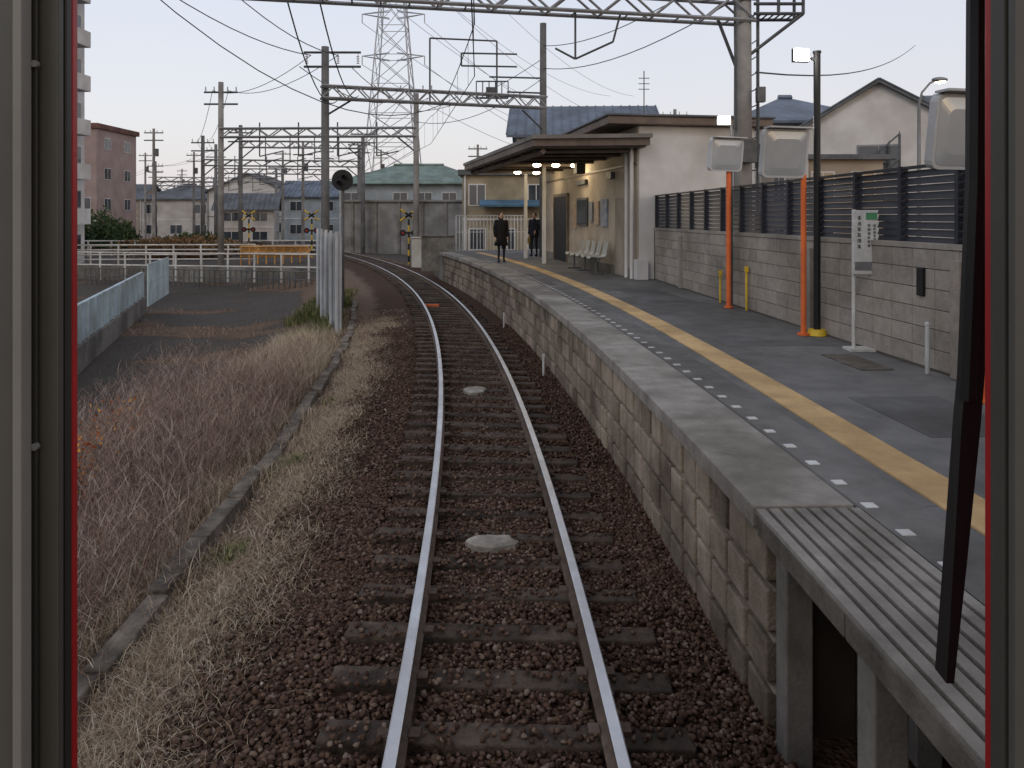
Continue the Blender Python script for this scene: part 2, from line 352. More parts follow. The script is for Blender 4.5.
for k in range(10): mb.box(W(WL/2,.09,2.38+k*.08),(WL,.012,.072),rz=wang,tilt=.30)
mb.box(W(WL/2,.08,3.17),(WL,.07,.03),rz=wang)
mb.build('slats',[m_louver],fence)
# ---------------------------------------------------------------- generic window
def window(mb,c,w,h,rz,mf,mg,nrm):
    c=Vector(c)
    mb.box(c+nrm*.02,(w,.05,h),rz=rz,mi=mf); 
    mb.box(c+nrm*.035,(w-.14,.05,h-.14),rz=rz,mi=mg)
    mb.box(c+nrm*.045,(.05,.06,h-.12),rz=rz,mi=mf)
# ---------------------------------------------------------------- station building
A=Vector((3.2,19.6,0)); B=Vector((1.35,30.6,0)); su=(B-A).normalized(); sn=Vector((su.y,-su.x,0)); ang=math.atan2(su.y,su.x); SL=(B-A).length
def Q(s,d,z): return A+su*s+sn*d+Vector((0,0,z))
st=E('station_building')
mb=MB(); H=4.95
mb.box(Q(SL/2,1.55,(PZ+H)/2),(SL,3.1,H-PZ),rz=ang,mi=0)
mb.box(Q(-.012,1.6,(PZ+H)/2),(.03,3.14,H-PZ),rz=ang,mi=1)
mb.build('walls',[m_wallcream,m_wallwhite],st)
mb=MB(); mb.box(Q(SL/2,1.35,5.06),(SL+.6,4.4,.20),rz=ang,mi=0); mb.box(Q(SL/2,1.35,5.19),(SL+.7,4.5,.06),rz=ang,mi=1)
mb.build('main_roof',[m_brown,m_greyroof],st,bevel=.02)
c1=Vector((.55,19.6,0)); c2=Vector((-1.75,29.5,0)); c3=Q(SL*.9,.1,0); c4=Q(-.35,.1,0)
mb=MB()
def slab(mb,pts,z0,z1,mi): mb.loft([[p+Vector((0,0,z0)) for p in pts],[p+Vector((0,0,z1)) for p in pts]],mi=mi)
cc=(c1+c2+c3+c4)/4
slab(mb,[c1,c4,c3,c2],4.38,4.42,1)
big=[cc+(p-cc)*1.03 for p in(c1,c4,c3,c2)]
slab(mb,big,4.42,4.60,0); slab(mb,[cc+(p-cc)*1.05 for p in(c1,c4,c3,c2)],4.60,4.70,2)
for f in np.linspace(.04,.96,8):
    p=c1.lerp(c2,f)+Vector((.1,0,4.33)); q=c4.lerp(c3,f)+Vector((0,0,4.33)); mb.beam(p,q,.08,mi=1)
mb.beam(c1+Vector((.25,0,4.30)),c2+Vector((.25,0,4.30)),.12,mi=0)
mb.build('canopy',[m_brown,m_soffit,M('canopy_cap',(.27,.25,.23),(.2,.185,.17),scale=3)],st)
mb=MB()
for s_ in (6.8,10.2):
    q=Q(s_,-1.0,0); mb.box(q+Vector((0,0,(PZ+4.35)/2)),(.12,.12,4.35-PZ),rz=ang)
mb.build('canopy_posts',[m_wallwhite],st)
mb=MB()
mb.box(Q(8.4,-.02,PZ+1.15),(2.0,.06,2.3),rz=ang,mi=0)  # flat black panel stands in for the dark doorway recess
mb.box(Q(8.4,-.04,PZ+2.36),(2.2,.08,.12),rz=ang,mi=1)
for s_ in(7.35,9.45): mb.box(Q(s_,-.04,PZ+1.2),(.1,.08,2.4),rz=ang,mi=1)
mb.box(Q(5.4,-.03,PZ+1.75),(1.3,.05,.9),rz=ang,mi=2); mb.box(Q(5.4,-.045,PZ+1.75),(1.16,.05,.76),rz=ang,mi=3)
mb.box(Q(2.9,-.03,PZ+1.7),(.6,.04,.8),rz=ang,mi=4); mb.box(Q(3.7,-.03,PZ+1.7),(.5,.04,.7),rz=ang,mi=5); mb.box(Q(4.35,-.03,PZ+1.75),(.4,.04,.6),rz=ang,mi=4)
mb.box(Q(6.5,-.03,PZ+1.6),(.55,.04,.8),rz=ang,mi=5)
mb.box(Q(1.3,-.03,PZ+1.05),(.9,.05,2.1),rz=ang,mi=6); mb.box(Q(1.3,-.05,PZ+1.05),(.78,.05,2.0),rz=ang,mi=6)
mb.box(Q(2.2,-.06,PZ+2.75),(.5,.12,.18),rz=ang,mi=2); mb.box(Q(5.4,-.06,PZ+2.7),(1.2,.1,.14),rz=ang,mi=2)
mb.box(Q(SL/2,-.015,PZ+.12),(SL,.05,.24),rz=ang,mi=7); mb.box(Q(SL/2,-.015,PZ+2.95),(SL,.06,.06),rz=ang,mi=1)
mb.build('door_windows_posters',[m_black,m_brown,m_dsteel,m_glass,M('poster_a',(.45,.45,.46),(.2,.26,.38),scale=6),M('poster_b',(.5,.46,.38),(.4,.25,.17),scale=7),M('door_beige',(.34,.30,.24),(.3,.26,.21)),m_conc2],st)
mb=MB()
for s_,d in((.12,-.12),(.55,-.12)): mb.cyl(Q(s_,d,PZ),Q(s_,d,4.38),.05)
mb.box(Q(-.1,.05,PZ+.25),(.25,.3,.5),rz=ang)
mb.build('downpipes',[m_wallwhite],st)
def plight(name,loc,e,col,r=.1):
    l=bpy.data.lights.new(name,'POINT'); l.energy=e; l.color=col; l.shadow_soft_size=r
    o=bpy.data.objects.new(name,l); o.location=loc; S.collection.objects.link(o); return o
mb=MB(); mh=MB()
for (x_,y_) in ((.78,24.2),(1.38,24.3),(1.98,24.4),(.2,28.2),(.9,28.4)):
    mh.cyl((x_,y_,4.36),(x_,y_,4.30),.10,.14,n=14); mb.ball((x_,y_,4.26),(.13,.13,.06))
    o_=plight('canopy_lamp_light',(x_,y_-.05,4.10),14,(1,.80,.52)); o_.parent=st
mb.build('canopy_lights',[m_litw],st,smooth=True); mh.build('lamp_housings',[m_dsteel],st)
mb=MB(); mb.box(Q(2.4,-.9,4.0),(.35,.25,.3),rz=ang); mb.cyl(Q(2.4,-.9,4.1),Q(2.4,-.9,4.4),.02); mb.build('speaker',[m_black],st,bevel=.03)
be=E('platform_bench')
mseat=M('seat_plastic',(.40,.41,.37),(.35,.36,.33),rough=.5,dirt=.25)
mb=MB(); mf=MB()
for k in range(5):
    s_=1.9+k*.62; c=Q(s_,-.55,0)
    prof=[(.24,.42),(.20,.45),(.0,.42),(-.17,.43),(-.22,.5),(-.25,.65),(-.28,.85)]
    rings=[]
    for (f,z) in prof:
        w=.24 if z<.6 else .21
        base=c-sn*f+Vector((0,0,PZ+z))
        rings.append([base+su*(-w)+Vector((0,0,.04)),base+su*(-w*.6),base+su*(w*.6),base+su*w+Vector((0,0,.04)),base+su*w*.9+Vector((0,0,.07)),base+su*(w*.55)+Vector((0,0,.035)),base-su*(w*.55)+Vector((0,0,.035)),base-su*w*.9+Vector((0,0,.07))])
    mb.loft(rings)
mf.box(Q(3.15,-.55,PZ+.38),(3.1,.06,.05),rz=ang)
for s_ in (1.9,3.15,4.4):
    mf.cyl(Q(s_,-.55,PZ+.38),Q(s_,-.55,PZ),.025); mf.box(Q(s_,-.55,PZ+.02),(.06,.4,.03),rz=ang)
mb.build('seats',[mseat],be,smooth=False,bevel=.012); mf.build('frame',[m_dsteel],be)
# ---------------------------------------------------------------- mirrors on orange poles
m_mh=M('mirror_housing',(.50,.51,.52),(.42,.43,.44),scale=3,rough=.5,dirt=.25)
def mirror(px,py,top,mx0,mx1,z0,z1,yaw,pr=.036):
    e_=E('driver_mirror'); MB().cyl((px,py,PZ),(px,py,top),pr,n=14).cyl((px,py,PZ),(px,py,PZ+.03),.08,n=14).build('pole',[m_orange],e_)
    c=Vector(((mx0+mx1)/2,py-.12,(z0+z1)/2)); w=mx1-mx0; h=z1-z0
    R=Matrix.Rotation(yaw,3,'Z')@Matrix.Rotation(math.radians(8),3,'X')
    def rr(sx,sz,r,y):
        pts=[]
        for (qx,qz,a0) in((1,1,0),(-1,1,90),(-1,-1,180),(1,-1,270)):
            for a in(0,30,60,90):
                t_=math.radians(a0+a); pts.append(c+R@Vector((qx*(sx/2-r)+r*math.cos(t_),y,qz*(sz/2-r)+r*math.sin(t_))))
        return pts
    MB().loft([rr(w*.8,h*.8,.05,.12),rr(w,h,.07,.06),rr(w,h,.07,-.03)]).build('housing',[m_mh],e_)
    MB().loft([rr(w*.90,h*.90,.06,-.028),rr(w*.90,h*.90,.06,-.034),rr(w*.6,h*.6,.06,-.05)]).build('mirror_face',[m_mirror],e_,smooth=False)
    MB().box(c+R@Vector((0,-.05,h/2+.02)),(w*.96,.16,.02),rz=yaw).build('visor',[m_mh],e_)
    mb=MB()
    for dz in(-.15,.15): mb.beam((px,py,c.z+dz),c+Vector((0,.1,dz)),.035)
    mb.build('brackets',[m_dsteel],e_)
    return e_
mirror(3.77,13.4,3.8,3.36,4.02,3.42,3.98,.35,.042)
mirror(3.90,10.3,3.83,3.27,3.94,3.15,3.79,.25)
mirror(4.02,6.6,3.5,3.50,4.06,3.03,3.66,.2)
lp=E('platform_lamp_post')
MB().cyl((4.08,10.3,PZ),(4.08,10.3,4.82),.045,.045,n=14).cyl((4.08,10.3,4.82),(4.08,10.3,4.85),.055).build('pole',[m_black],lp)
MB().cyl((4.08,10.3,PZ),(4.08,10.3,PZ+.08),.13,.11,n=20).build('yellow_base',[m_amber],lp)
MB().cyl((4.08,10.3,4.72),(3.88,10.25,4.78),.02).box((3.84,10.24,4.78),(.22,.08,.18),rz=.15).build('arm',[m_dsteel],lp)
MB().box((3.835,10.19,4.78),(.20,.03,.15),rz=.15).build('lamp',[m_lit],lp)
o_=plight('lamp_light',(3.8,10.0,4.76),14,(1,.95,.85),.08); o_.parent=lp
lp=E('platform_floodlight')
MB().cyl((3.86,13.55,PZ),(3.86,13.55,4.3),.025,n=10).cyl((3.86,13.55,4.28),(3.66,13.35,4.30),.018).box((3.66,13.33,4.30),(.24,.08,.16)).build('pole_and_housing',[m_dsteel],lp)
MB().box((3.66,13.28,4.30),(.20,.03,.13)).build('lamp',[m_lit],lp)
o_=plight('lamp_light',(3.6,13.1,4.15),10,(1,.95,.85),.08); o_.parent=lp
# ---------------------------------------------------------------- station notice sign
sg=E('notice_sign'); sx,sy=4.19,9.15
MB().cyl((sx-.13,sy,PZ),(sx-.13,sy,2.72),.022).cyl((sx+.11,sy-.03,PZ),(sx+.11,sy-.03,2.0),.022).box((sx,sy,PZ+.012),(.42,.25,.03)).build('posts',[m_white],sg)
MB().box((sx,sy-.02,2.33),(.31,.05,.76)).build('board',[m_white],sg,bevel=.008)
m_ink=M('ink',(.05,.05,.06)); m_green=M('green_panel',(.10,.33,.16)); 
mb=MB()
mb.box((sx+.06,sy-.048,2.64),(.13,.006,.08),mi=1)
random.seed(3)
for (x0,zt,n_,sc_) in((-.085,2.62,6,.05),(.03,2.53,6,.035),(.095,2.53,6,.03)):
    for k in range(n_):
        zc=zt-k*sc_*1.35
        for j in range(3):
            mb.box((sx+x0,sy-.048,zc+(j-1)*sc_*.32),(sc_*random.uniform(.6,1),.006,sc_*.12),mi=0)
        mb.box((sx+x0+random.uniform(-.3,.3)*sc_,sy-.0485,zc),(sc_*.13,.006,sc_*.85),mi=0)
mb.box((sx,sy-.048,2.05),(.27,.006,.1),mi=2)
mb.build('lettering',[m_ink,m_green,m_steel],sg)
MB().box((4.33,8.1,1.95),(.10,.12,.3)).build('switch_box',[m_black],bevel=.01)
MB().cyl((4.18,7.75,PZ),(4.18,7.75,1.55),.022).ball((4.18,7.75,1.55),.026).build('low_bollard',[m_mh])
for px,py,zt in((3.96,13.0,1.75),(3.84,14.2,1.6)): MB().cyl((px,py,PZ),(px,py,zt),.02).box((px,py,zt),(.05,.07,.09)).build('hydrant_marker_post',[m_amber])
MB().box((3.75,8.4,PZ+.001),(.9,.35,.012),rz=wang).build('drain_grate',[m_conc3],bevel=.004)
# ---------------------------------------------------------------- people
m_skin=M('skin',(.50,.32,.24),(.46,.29,.22),dirt=.05); m_hair=M('hair',(.012,.010,.009),dirt=.1,rough=.5)
def person(name,x,y,z,yaw,coat,trouser,long=False,bag=None,armf=0.0,tilt=0):
    e_=E(name); e_.location=(x,y,z); e_.rotation_euler=(0,0,yaw)
    J={'pel':(0,0,.93),'sp':(0,0,1.12),'ch':(0,.005,1.32),'nk':(0,0,1.47),'hd':(0,-.01,1.54),
       'hl':(.09,0,.88),'kl':(.10,-.02,.48),'al':(.10,.02,.09),'tl':(.11,-.13,.03),
       'hr':(-.09,0,.88),'kr':(-.10,-.08,.48),'ar':(-.10,-.03,.09),'tr':(-.11,-.18,.03),
       'sl':(.17,0,1.41),'el':(.22,.02-armf*.2,1.14),'wl':(.21-armf*.1,-.06-armf*.75,.90+armf*.5),
       'sr':(-.17,0,1.41),'er':(-.22,.02,1.14),'wr':(-.22,-.05,.89)}
    R={'pel':.135,'sp':.12,'ch':.14,'nk':.055,'hd':.055,'hl':.095,'kl':.06,'al':.042,'tl':.035,'hr':.095,'kr':.06,'ar':.042,'tr':.035,'sl':.065,'el':.048,'wl':.033,'sr':.065,'er':.048,'wr':.033}
    ed=[('pel','sp'),('sp','ch'),('ch','nk'),('nk','hd'),('pel','hl'),('hl','kl'),('kl','al'),('al','tl'),('pel','hr'),('hr','kr'),('kr','ar'),('ar','tr'),('ch','sl'),('sl','el'),('el','wl'),('ch','sr'),('sr','er'),('er','wr')]
    ks=list(J)
    def skin(nm,pts,edges,rad,mats,sub=2):
        me=bpy.data.meshes.new(nm); me.from_pydata(pts,edges,[]); ob=bpy.data.objects.new(nm,me); S.collection.objects.link(ob); ob.parent=e_
        for m in mats: me.materials.append(m)
        sk=ob.modifiers.new('s','SKIN'); sk.use_smooth_shade=True
        if not me.skin_vertices: 
            bpy.context.view_layer.objects.active=ob; bpy.ops.mesh.customdata_skin_add()
        for i,r_ in enumerate(rad):
            me.skin_vertices[0].data[i].radius=(r_,r_*.85); me.skin_vertices[0].data[i].use_root=(i==0)
        sb=ob.modifiers.new('ss','SUBSURF'); sb.levels=sub; sb.render_levels=sub
        return ob
    skin('body',[J[k] for k in ks],[(ks.index(a),ks.index(b)) for a,b in ed],[R[k] for k in ks],[trouser])
    for sd,w in((1,'wl'),(-1,'wr')):
        wx,wy,wz=J[w]; pts=[(wx,wy,wz),(wx,wy-.01,wz-.05),(wx,wy-.015,wz-.085)]; eg=[(0,1),(1,2)]; rd=[.026,.032,.028]
        for k,(dy,ln) in enumerate(((-.03,.075),(-.01,.085),(.01,.08),(.028,.062))):
            b0=len(pts); pts+= [(wx,wy-.015+dy,wz-.10),(wx-.008*sd,wy-.02+dy,wz-.10-ln*.5),(wx-.022*sd,wy-.02+dy,wz-.10-ln)]; eg+=[(2,b0),(b0,b0+1),(b0+1,b0+2)]; rd+=[.010,.009,.007]
        b0=len(pts); pts+=[(wx-.01*sd,wy-.045,wz-.065),(wx-.02*sd,wy-.065,wz-.10)]; eg+=[(1,b0),(b0,b0+1)]; rd+=[.012,.009]
        skin('hand',pts,eg,rd,[m_skin],1)
    def ring(cx_,cy_,cz,a,b_,n_=20): return [(cx_+a*math.cos(2*math.pi*k/n_),cy_+b_*math.sin(2*math.pi*k/n_),cz) for k in range(n_)]
    lo=.58 if long else .80
    mb=MB(); mb.loft([ring(0,0,lo,.25 if long else .20,.19 if long else .15),ring(0,0,.85,.205,.155),ring(0,0,1.05,.175,.135),ring(0,0,1.25,.20,.145),ring(0,0,1.38,.21,.135),ring(0,0,1.45,.13,.095),ring(0,-.005,1.50,.065,.065)])
    for a_,b__,c_ in(('sl','el','wl'),('sr','er','wr')):
        p,q,w=map(Vector,(J[a_],J[b__],J[c_]))
        mb.cyl(p+Vector((0,0,.02)),q,.082,.066,n=12); mb.ball(p,.082); mb.ball(q,.066); mb.cyl(q,w,.066,.05,n=12)
    mb.build('coat',[coat],e_,smooth=True)
    mb=MB()
    for k in('l','r'):
        ax,ay,az=J['a'+k]; mb.ball((ax,ay-.05,.045),(.05,.135,.045))
    mb.build('shoes',[m_black],e_,smooth=True)
    mb=MB(); hz=1.625
    mb.ball((0,-.01,hz),(.078,.095,.115),mi=0,nu=16,nv=12)
    mb.ball((0,-.045,hz-.06),(.05,.05,.05),mi=0); mb.loft([ring(0,-.105,hz-.03,.014,.018,6),ring(0,-.10,hz+.01,.007,.01,6)],mi=0)
    for sd in(-1,1):
        mb.ball((sd*.078,0,hz-.01),(.012,.02,.03),mi=0,nu=6,nv=5); mb.ball((sd*.03,-.098,hz+.005),(.013,.008,.007),mi=1,nu=6,nv=5)
    mb.box((0,-.097,hz-.06),(.04,.01,.008),mi=2)
    mb.ball((0,.015,hz+.025),(.092,.100,.108),mi=1,nu=16,nv=10)
    if long: mb.ball((0,.05,hz-.06),(.095,.065,.15),mi=1)
    mb.build('head',[m_skin,m_hair,m_red],e_,smooth=True)
    if bag:
        mb=MB(); mb.box((-.27,-.03,.62),(.1,.28,.24)); mb.path([(-.25,-.12,.74),(-.22,-.08,.86),(-.22,0,.86),(-.25,.07,.74)],.008); mb.build('bag',[bag],e_,bevel=.02)
    return e_
m_cl=M('dark_cloth',(.014,.013,.015),rough=.95,dirt=.2); m_cl2=M('navy_cloth',(.016,.018,.028),rough=.95,dirt=.2); m_cl3=M('charcoal_cloth',(.022,.022,.024),rough=.95,dirt=.2)
person('pedestrian',-.38,26.9,PZ,.25,m_cl,m_cl3,long=True)
person('pedestrian',.90,31.0,PZ,-.5,m_cl2,m_cl,armf=.3,bag=M('yellow_bag',(.7,.45,.08)))
# ---------------------------------------------------------------- overhead line equipment
def truss(mb,p,q,h=.45,w=.35,n=18,r=.05):
    p=Vector(p);q=Vector(q); d=(q-p); side=Vector((-d.y,d.x,0)).normalized()*w/2; up=Vector((0,0,h/2))
    for sz in(-1,1):
        for sw in(-1,1): mb.beam(p+side*sw+up*sz,q+side*sw+up*sz,r*1.3)
    for k in range(n):
        a=p+d*k/n; c=p+d*(k+1)/n; z=1 if k%2 else -1
        for sw in(-1,1): mb.beam(a+side*sw+up*z,c+side*sw-up*z,r*.8)
        mb.beam(a+side+up,c-side+up,r*.6); mb.beam(a+side*1-up,a-side-up,r*.6)
def insul(mb,p,q,mi):
    p=Vector(p);q=Vector(q)
    for k in range(4):
        a=p.lerp(q,(k+.2)/4.5); c=p.lerp(q,(k+.6)/4.5); mb.cyl(a,c,.06,.03,n=8,mi=mi)
    mb.cyl(p,q,.015,n=5,mi=mi)
m_truss=M('truss_steel',(.36,.37,.38),(.27,.275,.285),scale=5,rough=.6,metal=.2,dirt=.25)
ole=E('catenary_gantry')
mb=MB(); truss(mb,(-11,13.2,7.0),(4.95,15.9,6.86),h=.44,w=.4,n=30,r=.045); mb.build('truss_beam',[m_truss],ole)
MB().cyl((4.75,15.85,.6),(4.75,15.85,9.5),.20,.16,n=18).build('pole',[m_pole],ole,smooth=True)
MB().cyl((-11,13.2,-1.3),(-11,13.2,8.5),.19,.16,n=14).build('pole',[m_pole],ole,smooth=True)
mb=MB()
for a,c in (((4.2,15.75,6.7),(4.6,15.8,5.7)),((4.9,15.6,6.75),(5.9,15.6,6.75)),((4.9,15.6,6.95),(5.9,15.6,6.95)),((5.9,15.6,6.75),(5.9,15.6,7.9)),((4.9,15.6,7.4),(5.9,15.6,7.4)),((5.4,15.6,6.75),(5.4,15.6,7.9)),((4.9,16.1,6.75),(5.9,16.1,6.75)),((5.9,15.6,6.75),(5.9,16.1,6.75)),((5.9,16.1,6.75),(5.9,16.1,7.7)),((5.9,15.6,6.75),(4.8,15.8,5.9))):
    mb.beam(a,c,.05)
for k in range(8): mb.beam((4.95+k*.13,15.6,6.76),(4.95+k*.13,16.1,6.76),.03)
for k in range(12): 
    z=2.6+k*.33; mb.beam((4.98,15.72,z),(4.98,15.98,z),.02); 
mb.beam((5.06,15.85,2.4),(5.06,15.85,9.2),.05); mb.beam((4.56,15.7,4.4),(4.52,15.7,9),.03)
mb.box((4.72,15.5,3.95),(.35,.3,.45)); mb.box((5.02,15.55,5.1),(.16,.16,.3))
for a,d in(((1.25,15.2,6.7),(1.25,15.2,5.75)),((1.25,15.2,5.75),(2.0,15.25,6.1)),((2.0,15.25,6.1),(2.15,15.3,6.66)),((.85,15.15,5.95),(1.25,15.2,5.75))): mb.beam(a,d,.03)
for k in range(5):
    xx_=-6+k*1.9; mb.beam((xx_,14.0,6.8),(xx_,14.0,7.25),.03)
mb.build('brackets',[m_dsteel],ole)
o2=E('catenary_gantry'); mb=MB(); truss(mb,(-6.6,26.6,6.95),(1.3,29.8,7.05),h=.42,w=.35,n=20,r=.045); mb.build('truss_beam',[m_truss],o2)
MB().cyl((-6.55,27,-1),(-6.55,27,8.6),.16,.13,n=14).build('pole',[m_poled],o2,smooth=True)
MB().cyl((1.25,30.9,PZ),(1.25,30.9,10.4),.16,.13,n=14).build('pole',[m_poled],o2,smooth=True)
mb=MB()
for z,l in((7.9,1.1),(8.4,.9)): mb.beam((-7.3,27,z),(-5.3,27,z),.06)
for (a,d) in(((-6.5,27,6.2),(-5.6,27.2,6.8)),((1.2,30.5,6.1),(.4,30,6.8)),((-.2,30.6,7.6),(1.2,30.9,7.6)),((-.9,30.6,8.2),(1.2,30.9,8.2)),((-.6,30.5,7.2),(-.6,30.5,9.1)),((-2.0,30.4,9.1),(.2,30.6,9.1)),((-2.0,30.4,8.6),(.2,30.6,8.6)),((-2.0,30.4,8.6),(-2.0,30.4,9.1)),((-3.2,30,9.6),(-.6,30.5,9.6)),((-3.2,30,9.6),(-3.2,30,7.1)),((-.6,30.5,9.6),(-.6,30.5,9.0))): mb.beam(a,d,.05)
for k in range(6): mb.beam((-1.4+k*.25,30.2,7.3),(-1.4+k*.25,30.2,7.95),.03)
mb.beam((-1.4,30.2,7.95),(-.15,30.2,7.95),.04); mb.beam((-1.4,30.2,7.3),(-.15,30.2,7.3),.06)
mb.box((-.8,30.5,7.55),(.45,.35,.4))
mb.build('brackets',[m_dsteel],o2)
mb=MB()
for x_ in(-7.2,-6.1,-5.4,): insul(mb,(x_,27,8.0),(x_,27,8.35),0)
mb.build('insulators',[m_wallwhite],o2)
def gantry(l,r_,z,top,n=16,matp=m_poled):
    e_=E('catenary_gantry'); mb=MB(); truss(mb,(l[0],l[1],z),(r_[0],r_[1],z),h=.5,w=.4,n=n,r=.06); mb.build('truss_beam',[m_truss],e_)
    mb=MB()
    for q,t_ in((l,top),(r_,top*.93)): mb.cyl((q[0],q[1],-1),(q[0],q[1],t_),.19,.15,n=12)
    mb.build('poles',[matp],e_,smooth=True)
    mb=MB()
    for q in(l,r_):
        for zz in(top-.6,top-1.3): mb.beam((q[0]-1,q[1],zz),(q[0]+1,q[1],zz),.08)
        for dx in(-.9,-.4,.4,.9): insul(mb,(q[0]+dx,q[1],top-.6),(q[0]+dx,q[1],top-.25),0)
        mb.beam((q[0],q[1],z-1.2),(q[0]+(1.2 if q is l else -1.2),q[1],z-.2),.07)
    for f in(.2,.4,.6,.8):
        p=Vector((l[0]+(r_[0]-l[0])*f,l[1]+(r_[1]-l[1])*f,z)); mb.beam(p+Vector((0,0,.6)),p-Vector((0,0,1.4)),.06); mb.beam(p-Vector((0,0,1.4)),p+Vector((1.3,0,-1.1)),.05)
    mb.build('brackets',[m_dsteel],e_)
gantry((-17.2,45.5),(-5.6,45),7.6,10.6,matp=m_pole)
gantry((-21.5,61),(-12.0,62),8.4,9.9)
gantry((-26.5,66),(-13.5,68),7.3,9.6)
gantry((-30,78),(-19.5,80),7.3,10.0)
gantry((-44,95),(-30,98),7.3,9.5)
gantry((-50,108),(-36,112),7.3,9.5)
gantry((-62,120),(-48,124),7.3,9.5)
gantry((-84,150),(-68,155),7.3,9.5)
def sag(mb,p,q,s_,r=.012,n=12,mi=0):
    p=Vector(p);q=Vector(q); pts=[p.lerp(q,k/n)-Vector((0,0,s_*4*(k/n)*(1-k/n))) for k in range(n+1)]
    mb.path(pts,r,n=4,mi=mi); return pts
mb=MB()
sup=[P(-10,0,0),P(14.6,.1,0),P(28,.1,0),P(44,0,0),P(60,0,0),P(78,0,0),P(100,0,0),P(130,0,0)]
for a,c in zip(sup[:-1],sup[1:]):
    top=sag(mb,a+Vector((0,0,6.3)),c+Vector((0,0,6.3)),.35,r=.010)
    bot=sag(mb,a+Vector((0,0,5.3)),c+Vector((0,0,5.3)),.0,r=.009)
    for t_,b__ in zip(top[1:-1:2],bot[1:-1:2]): mb.cyl(t_,b__,.004,n=4)
for off,z in((-.5,8.0),(.45,8.4)):
    l=[(-6.8+off*1.2,-6,9.6+off*.5),(-7.9+off*2,13.6,8.7),(-6.55+off,27,8.3),(-17.2+off,45.5,10.1),(-26.5+off,66,9.1),(-30+off,78,9.5),(-44+off,95,9),(-62+off,120,9)]
    for a,c in zip(l[:-1],l[1:]): sag(mb,a,c,.6,r=.016)
for off in(-.9,.9):
    l=[(-6.55+off,27,7.9),(-5.6+off*.8,45,9.6),(-13.5+off,68,8.6),(-19.5+off,80,9),(-30+off,98,9)]
    for a,c in zip(l[:-1],l[1:]): sag(mb,a,c,.7,r=.018)
sag(mb,(-4.2,13.9,7.1),(-6.0,27,6.9),1.1,r=.016); sag(mb,(-3.6,13.9,7.1),(-5.4,27.1,6.9),.8,r=.016); sag(mb,(-7.0,13.9,7.1),(-2.0,28,7.0),1.5,r=.014)
sag(mb,(4.75,15.8,8),(1.25,30.9,9.5),.5,r=.014); sag(mb,(4.75,15.8,7.2),(1.25,30.9,8.6),.5,r=.014); sag(mb,(5.0,15.8,5.6),(22,42,12),.6,r=.018); sag(mb,(4.9,15.8,5.2),(9,30,9),.5,r=.012)
sag(mb,(1.25,30.9,9),(-5.6,45,8.8),.5,r=.016); sag(mb,(1.25,30.9,8.2),(-5.6,45,8.2),.7,r=.016)
mb.build('overhead_wires',[m_wire])
def pylon(x,y,h,w0,nm='transmission_tower',r=.14):
    mb=MB(); lv=np.linspace(0,1,13); prev=None
    for f in lv:
        w=w0/2*(1-f)**1.15+.9; z=-1+h*f; c=[(x+sx_*w,y+sy_*w,z) for sx_,sy_ in((-1,-1),(1,-1),(1,1),(-1,1))]
        if prev:
            for k in range(4):
                mb.beam(prev[k],c[k],r*1.5); mb.beam(prev[k],c[(k+1)%4],r*.8); mb.beam(prev[(k+1)%4],c[k],r*.8); mb.beam(c[k],c[(k+1)%4],r*.8)
        prev=c
    for f in(.50,.62,.74,.9):
        z=-1+h*f
        for sd in(-1,1):
            tip=(x+sd*7.5,y,z+.3)
            for dz in(-.8,1.0): mb.beam((x+sd*.9,y-.6,z+dz),tip,r); mb.beam((x+sd*.9,y+.6,z+dz),tip,r)
            mb.cyl(tip,(tip[0],tip[1],z-1.8),.12,n=6)
    mb.build(nm,[m_hazesteel])
PH=84
pylon(-28.5,185,PH,13,r=.15)
mb=MB()
for f in(.50,.62,.74,.9):
    for sd in(-1,1): sag(mb,(-28.5+sd*7.5,185,-1+PH*f-1.8),(60+sd*6.5,420,-1+PH*f-6),9,r=.07,n=16)
mb.build('transmission_wires',[m_dsteel])
# ---------------------------------------------------------------- signal, crossing gear
sg=E('railway_signal'); sx,sy=-5.75,26.2
MB().cyl((sx,sy,-1),(sx,sy,4.2),.05,n=10).cyl((sx-.25,sy,2.9),(sx-.25,sy,2.92),.02).build('post',[m_dsteel],sg)
mb=MB(); mb.cyl((sx,sy-.06,3.88),(sx,sy-.12,3.88),.36,n=28); mb.box((sx,sy,3.88),(.25,.18,.45)); mb.build('backboard',[m_black],sg)
mb=MB()
for k in(-1,1): mb.cyl((sx+.08*k,sy-.12,3.88+.1*k),(sx+.08*k,sy-.3,3.88+.1*k),.07,.07,n=12,caps=False)
mb.build('hoods',[m_black],sg)
def xsig(x,y,z0,h=3.0):
    e_=E('level_crossing_signal'); mb=MB()
    for k in range(8): mb.cyl((x,y,z0+h*k/8),(x,y,z0+h*(k+1)/8),.06,n=10,mi=k%2)
    for sd in(-1,1):
        c=Vector((x,y-.08,z0+h+.25)); d=Vector((.5*sd,0,.35)); mb.beam(c-d,c+d,.09,mi=0); mb.beam(c-d*.4+Vector((0,-.01,0)),c+d*.4+Vector((0,-.01,0)),.095,mi=1)
    mb.box((x,y-.02,z0+h*.72),(.9,.12,.12),mi=1)
    for sd in(-1,1): mb.cyl((x+sd*.35,y-.06,z0+h*.72),(x+sd*.35,y-.1,z0+h*.72),.2,n=16,mi=1); mb.cyl((x+sd*.35,y-.1,z0+h*.72),(x+sd*.35,y-.13,z0+h*.72),.08,n=12,mi=2)
    mb.build('mast_and_lamps',[m_amber,m_black,m_red],e_)
for a in((-6.3,47,-.5),(-14.3,55,-.5),(-20.5,60,-.5)): xsig(*a)
